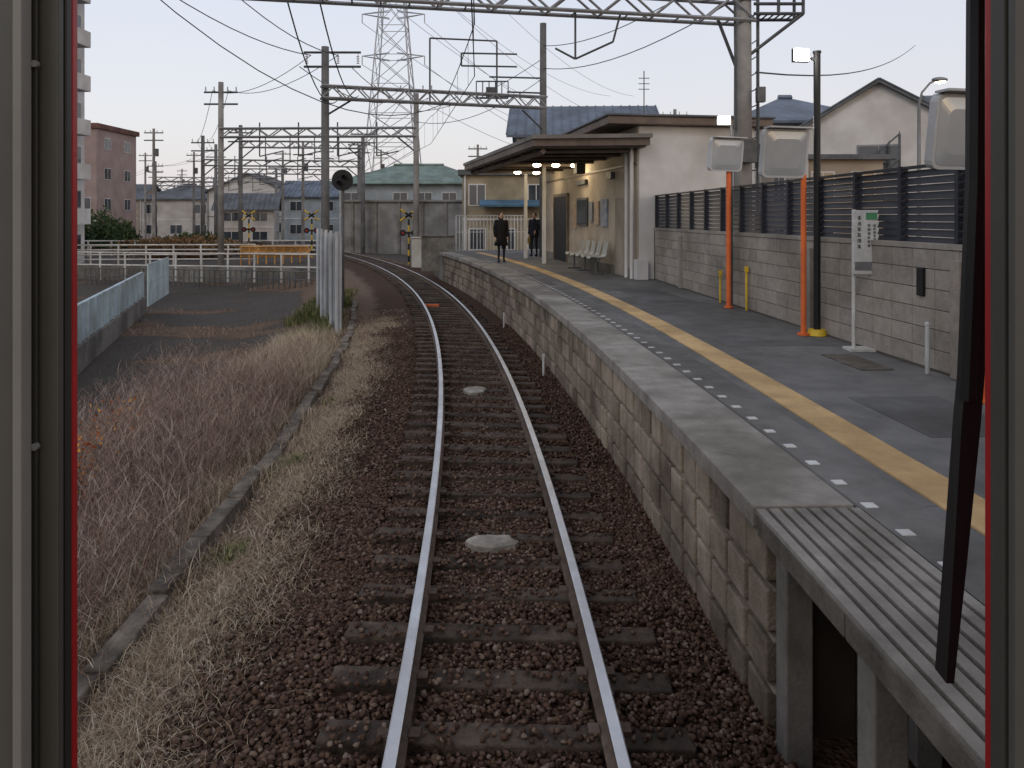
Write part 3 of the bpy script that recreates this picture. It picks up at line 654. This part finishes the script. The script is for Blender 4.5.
MB().box((-5.2,44,.45),(1.0,.7,1.9)).box((-5.2,44,1.45),(1.1,.8,.08)).box((-4.3,41,.2),(.5,.5,1.3)).build('relay_cabinet',[M('cabinet_cream',(.50,.48,.42),(.44,.42,.37),dirt=.3)],bevel=.02)
mb=MB()
for k in range(9):
    x=-17.6+k*.55; mb.cyl((x,50,-.6),(x,50,.75),.05)
for z in(.7,.2): mb.beam((-17.6,50,z),(-13.2,50,z),.1,mi=0)
mb.box((-15.4,50.3,.3),(4.4,.05,.6),mi=0); mb.box((-15.4,50.26,.25),(4.2,.04,.14),mi=1)
mb.build('orange_crossing_fence',[M('orange_fence',(.62,.33,.11),(.50,.27,.09)),m_white])
# ---------------------------------------------------------------- fences on left
mb=MB()
fp=[(-4.45,20.0),(-6.7,26.8)]; a=Vector((*fp[0],0)); c=Vector((*fp[1],0)); n=26
for k in range(n):
    p=a.lerp(c,k/n); q=a.lerp(c,(k+1)/n); off=Vector((.05,0,0)) if k%2 else Vector((0,0,0))
    m_=(p+q)/2+off; z1=2.1+(.0 if k%6 else .06); mb.box((m_.x,m_.y,(z1-.7)/2),((q-p).length*1.0,.03,z1+.7),rz=math.atan2((q-p).y,(q-p).x))
for k in range(0,n+1,6):
    p=a.lerp(c,k/n); mb.cyl((p.x-.1,p.y,-.9),(p.x-.1,p.y,2.25),.05)
mb.build('corrugated_metal_fence',[M('zinc_sheet',(.50,.52,.54),(.40,.42,.44),scale=3,rough=.5,dirt=.3)])
bf=E('blue_parapet_railing'); pts=[(-8.0,11.0),(-11.0,19.5),(-14.9,31)]
mb=MB(); mp=MB()
for (x0,y0),(x1,y1) in zip(pts[:-1],pts[1:]):
    a=Vector((x0,y0,0)); c=Vector((x1,y1,0)); ln=(c-a).length; rz=math.atan2((c-a).y,(c-a).x); m_=(a+c)/2
    mb.box((m_.x,m_.y,-.12),(ln,.05,.95),rz=rz); mb.box((m_.x,m_.y,.39),(ln,.10,.06),rz=rz)
    nn=int(ln/1.0)
    for k in range(nn+1):
        p=a.lerp(c,k/nn); mb.box((p.x+.04,p.y,-.1),(.07,.09,1.0),rz=rz)
    mp.box((m_.x,m_.y,-.9),(ln,.3,.65),rz=rz)
mb.build('panels',[m_bluewall],bf); mp.build('concrete_base',[m_conc2],bf)
def railfence(name,p,q,z0,h,mat,sp=1.0,bars=3,vert=False,r=.035):
    p=Vector((*p,z0));q=Vector((*q,z0)); mb=MB(); n=max(1,int((q-p).length/sp))
    for k in range(n+1):
        a=p.lerp(q,k/n); mb.cyl(a,a+Vector((0,0,h)),r,n=6)
    for b_ in range(bars): 
        z=Vector((0,0,h*(1-b_/bars*.9))); mb.cyl(p+z,q+z,r*.8,n=6)
    return mb.build(name,[mat])
railfence('white_guard_rail',(-31,50),(-17,51),-.6,1.4,m_white,sp=1.6,bars=4,r=.06)
railfence('white_guard_rail',(-30,43.5),(-9.0,39.5),-.8,1.5,m_white,sp=1.5,bars=2,r=.05)
railfence('white_guard_rail',(-36,62),(-14,63),-.6,1.3,m_white,sp=1.8,bars=3,r=.07)
railfence('pale_blue_fence',(-15.6,33),(-17.2,38.5),-1.2,1.8,m_bluewall,sp=.2,bars=2,r=.04)
railfence('dark_picket_fence',(-23,41.5),(-8.5,38.0),-1.0,.9,m_dsteel,sp=.3,bars=2,r=.035)
MB().box((-17.5,42.6,-.55),(17,.3,.9),rz=-.2).build('low_retaining_wall',[m_conc2],bevel=.02)
railfence('white_picket_fence',(-2.65,36.5),(.6,37.2),PZ-.1,1.75,m_white,sp=.16,bars=2,r=.022)
MB().box((-3.4,35.3,.95),(1.5,.2,1.6),rz=.3).box((-3.4,35.25,1.77),(1.56,.26,.06),rz=.3).build('platform_end_wall',[m_conc2],bevel=.01)
MB().box((-.5,36.5,.3),(6,3.5,1.4),rz=.2).build('platform_ramp',[m_conc2],bevel=.02)
wh=E('concrete_retaining_wall'); MB().box((-8.4,63,1.6),(10.5,.5,4.6)).box((-8.4,62.9,3.95),(10.7,.8,.15)).build('wall',[M('wall_grey',(.29,.285,.275),(.22,.215,.205),scale=1,dirt=.35)],wh)
mb=MB()
for k in range(6): mb.box((-13+k*1.9,62.7,1.6),(.2,.2,4.55))
mb.build('pilasters',[m_conc2],wh)
# ---------------------------------------------------------------- houses
def house(name,x,y,w,d,z0,h,roof,rh,mw,mr,rz=0,floors=2,nw=3,eave=.5,ridge='x'):
    e_=E(name); R=Matrix.Rotation(rz,3,'Z'); C=Vector((x,y,0))
    def T(a,b_,c): return C+R@Vector((a,b_,0))+Vector((0,0,c))
    mb=MB(); mb.box(T(0,0,z0+h/2),(w,d,h),rz=rz)
    if roof=='gable':
        if ridge=='y': mb.raw([T(-w/2,-d/2,z0+h),T(w/2,-d/2,z0+h),T(0,-d/2,z0+h+rh),T(-w/2,d/2,z0+h),T(w/2,d/2,z0+h),T(0,d/2,z0+h+rh)],[(0,1,2),(4,3,5)])
        else: mb.raw([T(-w/2,-d/2,z0+h),T(-w/2,d/2,z0+h),T(-w/2,0,z0+h+rh),T(w/2,-d/2,z0+h),T(w/2,d/2,z0+h),T(w/2,0,z0+h+rh)],[(1,0,2),(3,4,5)])
    mb.build('walls',[mw],e_)
    mb=MB(); W_=w/2+eave; D_=d/2+eave; z1=z0+h; t_=.14
    if roof=='gable':
        k=rh/(w/2 if ridge=='y' else d/2); dz=-eave*k
        if ridge=='y': lo=[[T(-W_,-D_,z1+dz),T(0,-D_,z1+rh),T(W_,-D_,z1+dz),T(W_,-D_,z1+dz+t_),T(0,-D_,z1+rh+t_),T(-W_,-D_,z1+dz+t_)],[T(-W_,D_,z1+dz),T(0,D_,z1+rh),T(W_,D_,z1+dz),T(W_,D_,z1+dz+t_),T(0,D_,z1+rh+t_),T(-W_,D_,z1+dz+t_)]]
        else: lo=[[T(-W_,-D_,z1+dz),T(-W_,0,z1+rh),T(-W_,D_,z1+dz),T(-W_,D_,z1+dz+t_),T(-W_,0,z1+rh+t_),T(-W_,-D_,z1+dz+t_)],[T(W_,-D_,z1+dz),T(W_,0,z1+rh),T(W_,D_,z1+dz),T(W_,D_,z1+dz+t_),T(W_,0,z1+rh+t_),T(W_,-D_,z1+dz+t_)]]
        mb.loft(lo,caps=False)
        for side in(0,1): mb.raw([lo[side][i] for i in range(6)],[(0,1,4,5),(1,2,3,4)])
        nr=int((w if ridge=='x' else d)/.45)
        for k in range(nr+1):
            for sd in(-1,1):
                if ridge=='x': a=-W_+2*W_*k/nr; mb.beam(T(a,sd*D_,z1+dz+t_+.02),T(a,0,z1+rh+t_+.02),.07)
                else: a=-D_+2*D_*k/nr; mb.beam(T(sd*W_,a,z1+dz+t_+.02),T(0,a,z1+rh+t_+.02),.07)
    elif roof=='hip':
        i_=min(w,d)/2*.9; a=[T(-W_,-D_,z1),T(W_,-D_,z1),T(W_,D_,z1),T(-W_,D_,z1)]; a2=[p+Vector((0,0,t_)) for p in a]
        if w>=d: r1,r2=T(-w/2+i_,0,z1+rh),T(w/2-i_,0,z1+rh); fs=[(4,5,9,8),(5,6,9),(6,7,8,9),(7,4,8)]
        else: r1,r2=T(0,-d/2+i_,z1+rh),T(0,d/2-i_,z1+rh); fs=[(4,5,8),(5,6,9,8),(6,7,9),(7,4,8,9)]
        mb.raw(a+a2+[r1,r2],[(0,3,2,1),(0,1,5,4),(1,2,6,5),(2,3,7,6),(3,0,4,7)]+fs)
        mb.beam(r1+Vector((0,0,.05)),r2+Vector((0,0,.05)),.25)
    else:
        mb.box(T(0,0,z1+rh/2),(w+eave,d+eave,rh),rz=rz)
    mb.build('roof',[mr],e_)
    mb=MB(); fh=h/floors
    for f in range(floors):
        for k in range(nw):
            a=-w/2+w*(k+.5)/nw; zc=z0+fh*(f+.55); ww=min(1.7,w/nw*.6); n_=R@Vector((0,-1,0))
            if (k+f*2)%5!=3 or nw<3: window(mb,T(a,-d/2,zc),ww,min(1.3,fh*.5),rz,0,1,n_)
        for k in range(max(1,nw-1)):
            for sd in(-1,1):
                b_=-d/2+d*(k+.5)/max(1,nw-1); zc=z0+fh*(f+.55); n_=R@Vector((sd,0,0)); window(mb,T(sd*w/2,b_,zc),1.3,min(1.2,fh*.5),rz+math.pi/2,0,1,n_)
    mb.box(T(0,-d/2-.03,z0+fh),(w,.06,.12),rz=rz,mi=0)
    if name.startswith('apartment'):
        for f in range(1,floors): 
            mb.box(T(w/2+.5,0,z0+fh*f),(1.0,d*.7,.12),rz=rz,mi=2); mb.box(T(w/2+.98,0,z0+fh*f+.5),(.06,d*.7,1.0),rz=rz,mi=2)
    mb.cyl(T(-w/2+.15,-d/2-.08,z0),T(-w/2+.15,-d/2-.08,z1),.06,mi=0)
    mb.build('windows_and_trim',[m_wallwhite if mw is not m_wallwhite else m_steel,m_glass,mw],e_)
    return e_
m_w2=M('pale_wall',(.50,.48,.46),(.44,.42,.40),scale=1,dirt=.2); m_w3=M('tan_wall',(.40,.34,.27),(.34,.29,.23),scale=1,dirt=.2); m_w4=M('bluegrey_wall',(.36,.41,.45),(.30,.35,.39),scale=1,dirt=.2); m_yel=M('beige_shop_wall',(.36,.31,.22),(.31,.27,.19))
m_redroof=M('dull_red_roof',(.20,.10,.08),(.15,.08,.065),scale=3)
house('pink_apartment_block',-45.0,80,8.0,8,-.8,12.2,'flat',.5,m_pink,m_redroof,rz=.0,floors=4,nw=3)
house('apartment_tower',-34.7,50,10,7,-.8,24,'flat',.6,m_wallwhite,m_greyroof,rz=.0,floors=8,nw=4)
house('white_house',-35.5,108,11,9,-.6,6.6,'gable',2.4,m_wallwhite,m_greyroof,ridge='y',nw=3)
house('house',-46,110,10,9,-.6,5.6,'hip',2.2,m_w2,m_greyroof,nw=3)
house('house',-26,104,8,8,-.6,6,'gable',2,m_w4,m_bluetile,nw=2)
house('house',-30,88,6,6,-.6,4.2,'gable',1.6,m_w2,m_greyroof,nw=2,rz=.2)
house('house',-62,120,12,9,-.6,6,'gable',2.2,m_w3,m_greyroof,nw=3)
house('green_roofed_hall',-11.5,95,17,12,-.6,7.0,'hip',2.6,m_w4,m_greenroof,nw=6,eave=.9)
house('house',-20.5,112,9,9,-.6,6.4,'gable',2.2,m_w3,m_redroof,nw=2)
house('tiled_roof_house',4.4,48,8.0,8,0,7.4,'gable',2.0,m_w2,m_bluetile,nw=3,rz=-.05)
house('roadside_shop',-.3,46,5.0,5,0,5.0,'flat',.3,m_yel,m_greyroof,nw=3,floors=2)
MB().box((.0,42.9,3.4),(3.6,1.2,.12),tilt=.25).build('shop_awning',[M('blue_awning',(.10,.20,.30),(.08,.16,.25))])
house('white_gable_house',17.0,36.5,6.2,7,.3,6.2,'gable',1.9,m_wallwhite,m_greyroof,rz=-.35,nw=1,eave=.35,ridge='y')
house('dark_hip_roof_house',16.3,46,8,8,.3,7.4,'hip',2.0,m_w2,m_bluetile,nw=3)
house('cream_house',22.0,35,5.5,8,.3,6.0,'gable',1.8,m_wallcream,m_greyroof,rz=-.2,nw=2,eave=.35,ridge='x')
house('lean_to_house',13.1,33,3.2,5,.3,4.6,'flat',.2,m_w3,m_greyroof,nw=2)
mb=MB()
for k in range(10): mb.box((13.6+k*.22,31.6,3.2+k*.2),(.26,.8,.05))
mb.beam((13.5,31.2,4.1),(15.7,31.2,6.0),.05); mb.beam((13.5,31.2,3.1),(15.7,31.2,5.0),.08); 
for k in range(6): mb.beam((13.6+k*.42,31.2,3.2+k*.38),(13.6+k*.42,31.2,4.2+k*.38),.03)
mb.box((13.2,31.6,3.1),(.9,.9,.08)); mb.beam((12.8,31.2,.6),(12.8,31.2,4.1),.08); mb.beam((15.7,31.2,.6),(15.7,31.2,6),.08)
mb.build('outdoor_stairs',[m_dsteel])
mb=MB(); random.seed(11)
for k in range(170):
    d=random.uniform(130,420); x=random.uniform(-.95,.8)*d; 
    w=random.uniform(6,13); h=random.uniform(3.5,7.5) if random.random()<.88 else random.uniform(9,15); dd=random.uniform(6,10); mi=random.randrange(4)
    mb.box((x,d,h/2-1),(w,dd,h),mi=mi)
    z=h-1; rr=random.uniform(1.2,2.4); mr=4+random.randrange(3)
    mb.raw([(x-w/2-.4,d-dd/2-.4,z),(x+w/2+.4,d-dd/2-.4,z),(x+w/2+.4,d+dd/2+.4,z),(x-w/2-.4,d+dd/2+.4,z),(x-w/2,d,z+rr),(x+w/2,d,z+rr)],[(0,1,5,4),(1,2,5),(2,3,4,5),(3,0,4)],mi=mr)
    for q in range(int(w/2.4)):
        for f in range(int(h/2.7)): mb.box((x-w/2+1.4+q*2.3,d-dd/2-.03,.4+f*2.6),(1.2,.08,1.1),mi=7)
mb.build('distant_town',[m_wallwhite,m_w2,m_w3,m_w4,m_greyroof,m_bluetile,m_redroof,m_glass])
def upole(x,y,h,z0=-.6):
    mb=MB(); mb.cyl((x,y,z0),(x,y,z0+h),.17,.11,n=10,mi=0)
    for dz in(.4,1.1): mb.beam((x-.9,y,z0+h-dz),(x+.9,y,z0+h-dz),.08,mi=1)
    for dx in(-.8,-.3,.3,.8): mb.cyl((x+dx,y,z0+h-.4),(x+dx,y,z0+h-.15),.05,.03,n=6,mi=2)
    mb.cyl((x+.3,y-.1,z0+h-2.6),(x+.3,y-.1,z0+h-1.9),.2,n=10,mi=1)
    mb.build('utility_pole',[m_pole,m_dsteel,m_wallwhite])
for a in((-33.5,72,11.5),(-50,105,12),(-38,92,11),(-25,84,10.5),(-19,70,10),(-56,100,12),(-70,130,12),(-60,140,12),(-3.2,72,10),(-17,100,12),(11,52,10.5)): upole(*a)
lp=E('street_lamp'); MB().cyl((14.8,28,.5),(14.8,28,6.7),.08,.06,n=10).path([(14.8,28,6.7),(14.9,28,7.15),(15.2,28,7.5),(15.45,28,7.62)],.04).build('pole',[m_steel],lp)
MB().ball((15.55,28,7.62),(.3,.16,.1)).build('head',[m_steel],lp,smooth=True); MB().ball((15.58,28,7.56),(.2,.12,.08)).build('lamp',[m_litw],lp,smooth=True)
mb=MB(); mb.cyl((7.2,42,7),(7.2,42,10.6),.03,n=5)
for z in(9.6,9.9,10.2): mb.beam((6.9,42,z),(7.5,42,z),.03)
mb.build('roof_antenna',[m_dsteel])
# ---------------------------------------------------------------- vegetation
def blades(name,bx,by,bz,h,w,lean,mat,rnd=None):
    n=len(bx); A=rng.uniform(0,2*np.pi,n); D=rng.uniform(0,2*np.pi,n); L_=lean*rng.uniform(.2,1,n)*h
    wx,wy=np.cos(A)*w/2,np.sin(A)*w/2; dx,dy=np.cos(D)*L_,np.sin(D)*L_
    v=np.zeros((n,5,3))
    v[:,0]=np.stack([bx-wx,by-wy,bz],1); v[:,1]=np.stack([bx+wx,by+wy,bz],1)
    mx_,my_,mz_=bx+dx*.35,by+dy*.35,bz+h*.6
    v[:,2]=np.stack([mx_-wx*.7,my_-wy*.7,mz_],1); v[:,3]=np.stack([mx_+wx*.7,my_+wy*.7,mz_],1)
    v[:,4]=np.stack([bx+dx,by+dy,bz+h*rng.uniform(.75,1,n)],1)
    f=np.array([(0,1,2),(1,3,2),(2,3,4)]); F_=(f[None]+(np.arange(n)*5)[:,None,None]).reshape(-1,3)
    r_=rng.random(n) if rnd is None else rnd
    return tri_mesh(name,v.reshape(-1,3),F_,np.repeat(r_,5),mat)
def clump(n,y0,y1,o0,o1,k,spread,pw=1.5,gap=.10):
    cy=y0+(y1-y0)*rng.random(k)**pw; co=rng.uniform(o0,o1,k); wgt=rng.random(k)**2+.05; i=rng.choice(k,n,p=wgt/wgt.sum())
    yy=cy[i]+rng.normal(0,spread,n); oo=co[i]+rng.normal(0,spread*.7,n)
    k_=(abs(oo+2.62)>gap)&(oo<o1+.3)&(oo>o0-.4); return yy[k_],oo[k_]
m_dry=MA('dry_grass',[(0,(.22,.16,.105)),(.4,(.38,.295,.205)),(.8,(.50,.41,.30)),(1,(.60,.53,.42))])
y_,o_2=clump(56000,2.6,22,-2.5,-1.6,190,.24,gap=.06); X,Y=Parr(y_,o_2); Z=height(X,Y)-.01
blades('dry_grass',X,Y,Z,rng.uniform(.02,.12,len(X)),rng.uniform(.003,.007,len(X)),2.0,m_dry)
y_,o_2=clump(36000,3.0,24,-4.9,-2.7,150,.28,1.3,gap=.07); X,Y=Parr(y_,o_2); Z=height(X,Y)-.01
blades('dry_grass',X,Y,Z,rng.uniform(.06,.30,len(X)),rng.uniform(.004,.010,len(X)),1.3,m_dry)
m_brush=MA('dry_brush',[(0,(.13,.08,.062)),(.35,(.24,.165,.13)),(.8,(.38,.29,.24)),(1,(.50,.42,.35))])
n=4600; y_,o_2=clump(n,3.4,15.5,-5.6,-2.95,95,.36,1.1); n=len(y_); X,Y=Parr(y_,o_2); Z=height(X,Y); hh=rng.uniform(.35,1.0,n)*(1+.45*np.clip(-(o_2+3.2)/2,0,1))
blades('dry_brush',X,Y,Z,hh,rng.uniform(.006,.013,n),.8,m_brush)
k=14; bx=np.repeat(X,k)+rng.normal(0,.14,n*k); by=np.repeat(Y,k)+rng.normal(0,.14,n*k); f=rng.uniform(.1,.95,n*k); bz=np.repeat(Z,k)+np.repeat(hh,k)*f
blades('dry_brush_twigs',bx,by,bz,rng.uniform(.05,.24,n*k),np.full(n*k,.005),2.1,m_brush)
m_leaf=MA('red_leaf',[(0,(.22,.05,.02)),(.5,(.40,.13,.04)),(1,(.50,.27,.08))])
n=9000; y_,o_2=clump(n,6.0,11,-5.3,-4.2,16,.24); n=len(y_); X,Y=Parr(y_,o_2); Z=height(X,Y)+rng.uniform(.25,1.15,n)
blades('red_leaf_shrub',X,Y,Z,rng.uniform(.02,.045,n),rng.uniform(.02,.04,n),1.5,m_leaf)
cyx=[(15.5,-3.5),(17.5,-3.7),(14.2,-3.3),(19.0,-3.9),(16.3,-4.3)]; n=11000; i=rng.integers(0,5,n)
y_=np.array([c[0] for c in cyx])[i]+rng.normal(0,.5,n); o_2=np.array([c[1] for c in cyx])[i]+rng.normal(0,.28,n); kk=o_2<-2.75; y_=y_[kk]; o_2=o_2[kk]; n=len(y_); X,Y=Parr(y_,o_2); Z=height(X,Y)
blades('tall_dry_grass',X,Y,Z,rng.uniform(.3,.8,n),rng.uniform(.005,.011,n),.8,MA('pale_straw',[(0,(.33,.26,.17)),(1,(.62,.54,.41))]))
n=14000; y_=rng.uniform(3,24,n); o_2=rng.uniform(-6.0,-1.1,n); X,Y=Parr(y_,o_2); Z=height(X,Y)+.01
blades('leaf_litter',X,Y,Z,rng.uniform(.01,.03,n),rng.uniform(.012,.04,n),3,m_brush)
m_weed=MA('weed',[(0,(.06,.085,.03)),(.6,(.13,.15,.06)),(1,(.32,.27,.14))])
n=6000; y_,o_2=clump(n,21,31,-4.6,-2.8,18,.3); n=len(y_); X,Y=Parr(y_,o_2); Z=height(X,Y)
blades('green_weeds',X,Y,Z,rng.uniform(.12,.45,n),rng.uniform(.015,.035,n),1.0,m_weed)
n=3500; y_,o_2=clump(n,4,16,-4.8,-1.9,26,.12); n=len(y_); X,Y=Parr(y_,o_2); Z=height(X,Y)
blades('green_weeds',X,Y,Z,rng.uniform(.03,.12,n),rng.uniform(.008,.02,n),1.4,m_weed)
# lot weeds where soil patches are
n=60000; X=rng.uniform(-22,-6,n); Y=rng.uniform(15,42,n); of_=offs(X,Y); kk=(of_<-4.8)&(vn(X*.45,Y,.75,3)>.32)&(vn(X,Y,2.6,9)>.05); X=X[kk];Y=Y[kk]; X=X[:14000];Y=Y[:14000]; n=len(X); Z=height(X,Y)
blades('lot_weeds',X,Y,Z,rng.uniform(.04,.22,n),rng.uniform(.006,.018,n),1.3,m_brush)
def bush(name,c,r,n,mat):
    u=rng.normal(size=(n,3)); u/=np.linalg.norm(u,axis=1)[:,None]; rad=rng.random(n)**.4*(1+.25*np.sin(u[:,0]*5)*np.cos(u[:,1]*6))
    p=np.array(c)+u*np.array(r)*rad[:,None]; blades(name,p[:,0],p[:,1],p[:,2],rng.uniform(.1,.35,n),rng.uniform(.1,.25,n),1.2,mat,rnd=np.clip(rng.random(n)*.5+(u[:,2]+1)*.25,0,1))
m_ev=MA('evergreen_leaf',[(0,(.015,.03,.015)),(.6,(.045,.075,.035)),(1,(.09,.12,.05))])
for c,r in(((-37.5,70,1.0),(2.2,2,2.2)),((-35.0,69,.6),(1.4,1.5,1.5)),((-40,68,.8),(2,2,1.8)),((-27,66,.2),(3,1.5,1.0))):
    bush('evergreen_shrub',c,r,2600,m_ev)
bush('hedge',(-24,57,.2),(5,1,.9),4000,MA('autumn_hedge',[(0,(.10,.05,.03)),(1,(.25,.17,.09))]))
# ---------------------------------------------------------------- train cab window
cab=E('train_cab_front')
def fx(px,y): return (px-512)/770*y
m_ol=M('cab_frame_olive',(.065,.063,.054),rough=.5,dirt=.1)
mb=MB(); Z0,Z1=1.0,3.4
for px,y0,y1,mi in((19,.596,.600,1),(32,.590,.6035,2),(40,.605,.609,0),(64,.611,.619,3),(72,.621,.629,0),(78,.631,.639,4)):
    xr=fx(px,y1); xl=-1.4 if mi!=2 else fx(19,.60)+.001
    mb.box(((xl+xr)/2,(y0+y1)/2,(Z0+Z1)/2),(xr-xl,y1-y0,Z1-Z0),mi=mi)
for px,y0,y1,mi in((1008,.596,.604,1),(990,.611,.629,3),(984.5,.631,.639,4)):
    xl=fx(px,y1); mb.box(((xl+1.4)/2,(y0+y1)/2,(Z0+Z1)/2),(1.4-xl,y1-y0,Z1-Z0),mi=mi)
mb.build('window_pillars',[m_frame3,m_frame,m_frame2,m_ol,m_red],cab,bevel=.001)
mb=MB(); mb.box((0,.65,3.2),(.80,.02,.5)); mb.box((0,.65,1.6),(.80,.02,1.0)); mb.build('header_and_sill',[m_frame],cab,bevel=.005)
mb=MB()
for z in(2.17,2.45,2.75): mb.cyl((fx(36,.605),.606,z),(fx(36,.605),.602,z),.0028,n=12)
mb.build('screws',[m_steel],cab)
wp=E('windscreen_wiper'); yw=.80
pt=lambda px,py: Vector(((px-512)/770*yw,yw,2.63-(py-217)/770*yw))
mb=MB(); mb.path([pt(988,-120),pt(977,0),pt(976,180),pt(967,400)],.010,n=8)
mb.build('arm',[m_black],wp)
mb=MB()
a=pt(994,60); c=pt(947,680)
mb.loft([[p+Vector((-wq,-.006,0)),p+Vector((wq,-.006,0)),p+Vector((wq*.4,.02,0)),p+Vector((-wq*.4,.02,0))] for p,wq in((a,.004),(pt(985,230),.008),(pt(968,420),.010),(pt(957,560),.007),(c,.004))])
mb.build('blade',[m_black],wp)
mb=MB(); mb.path([pt(987,170),pt(975,300),pt(962,480)],.005,n=6); mb.build('linkage',[m_black],wp)
# ---------------------------------------------------------------- world, sun, camera
w=bpy.data.worlds.new('World'); S.world=w; w.use_nodes=True; N=w.node_tree.nodes; L=w.node_tree.links
bg=N['Background']
sky=N.new('ShaderNodeTexSky'); sky.sky_type='NISHITA'; sky.sun_disc=False; sky.sun_elevation=math.radians(8); sky.sun_rotation=math.radians(150); sky.dust_density=3
sc_=N.new('ShaderNodeMixRGB'); sc_.blend_type='MULTIPLY'; sc_.inputs['Fac'].default_value=1; sc_.inputs['Color2'].default_value=(.04,.04,.04,1); L.new(sky.outputs['Color'],sc_.inputs['Color1'])
tc=N.new('ShaderNodeTexCoord'); sp=N.new('ShaderNodeSeparateXYZ'); L.new(tc.outputs['Generated'],sp.inputs[0])
rp=N.new('ShaderNodeValToRGB'); e=rp.color_ramp.elements; e[0].position=0; e[0].color=(.72,.67,.69,1); e[1].position=1; e[1].color=(.44,.46,.55,1)
q=e.new(.10); q.color=(.71,.69,.73,1); q=e.new(.3); q.color=(.64,.665,.76,1); q=e.new(.5); q.color=(.54,.565,.66,1)
L.new(sp.outputs['Z'],rp.inputs['Fac'])
ns=N.new('ShaderNodeTexNoise'); ns.inputs['Scale'].default_value=2.2; ns.inputs['Detail'].default_value=5; L.new(tc.outputs['Generated'],ns.inputs['Vector'])
mr=N.new('ShaderNodeMapRange'); mr.inputs['To Min'].default_value=.95; mr.inputs['To Max'].default_value=1.05; L.new(ns.outputs['Fac'],mr.inputs['Value'])
mm=N.new('ShaderNodeMixRGB'); mm.blend_type='MULTIPLY'; mm.inputs['Fac'].default_value=1; L.new(rp.outputs['Color'],mm.inputs['Color1']); L.new(mr.outputs[0],mm.inputs['Color2'])
am=N.new('ShaderNodeMixRGB'); am.blend_type='ADD'; am.inputs['Fac'].default_value=1; L.new(mm.outputs['Color'],am.inputs['Color1']); L.new(sc_.outputs['Color'],am.inputs['Color2'])
L.new(am.outputs['Color'],bg.inputs['Color']); bg.inputs['Strength'].default_value=1.0
sl_=bpy.data.lights.new('sun','SUN'); sl_.energy=.55; sl_.angle=math.radians(20); sl_.color=(1,.93,.85); so=bpy.data.objects.new('sun',sl_); S.collection.objects.link(so)
so.rotation_euler=(math.radians(58),0,math.radians(-30))
cam=bpy.data.cameras.new('camera'); cam.sensor_width=36; cam.lens=770/1024*36; cam.shift_y=-(384-217)/1024; cam.clip_start=.05; cam.clip_end=6000
co=bpy.data.objects.new('camera',cam); co.location=(0,0,2.63); co.rotation_euler=(math.radians(90),0,0); S.collection.objects.link(co); S.camera=co
S.view_settings.view_transform='Standard'; S.view_settings.look='None'; S.view_settings.exposure=0
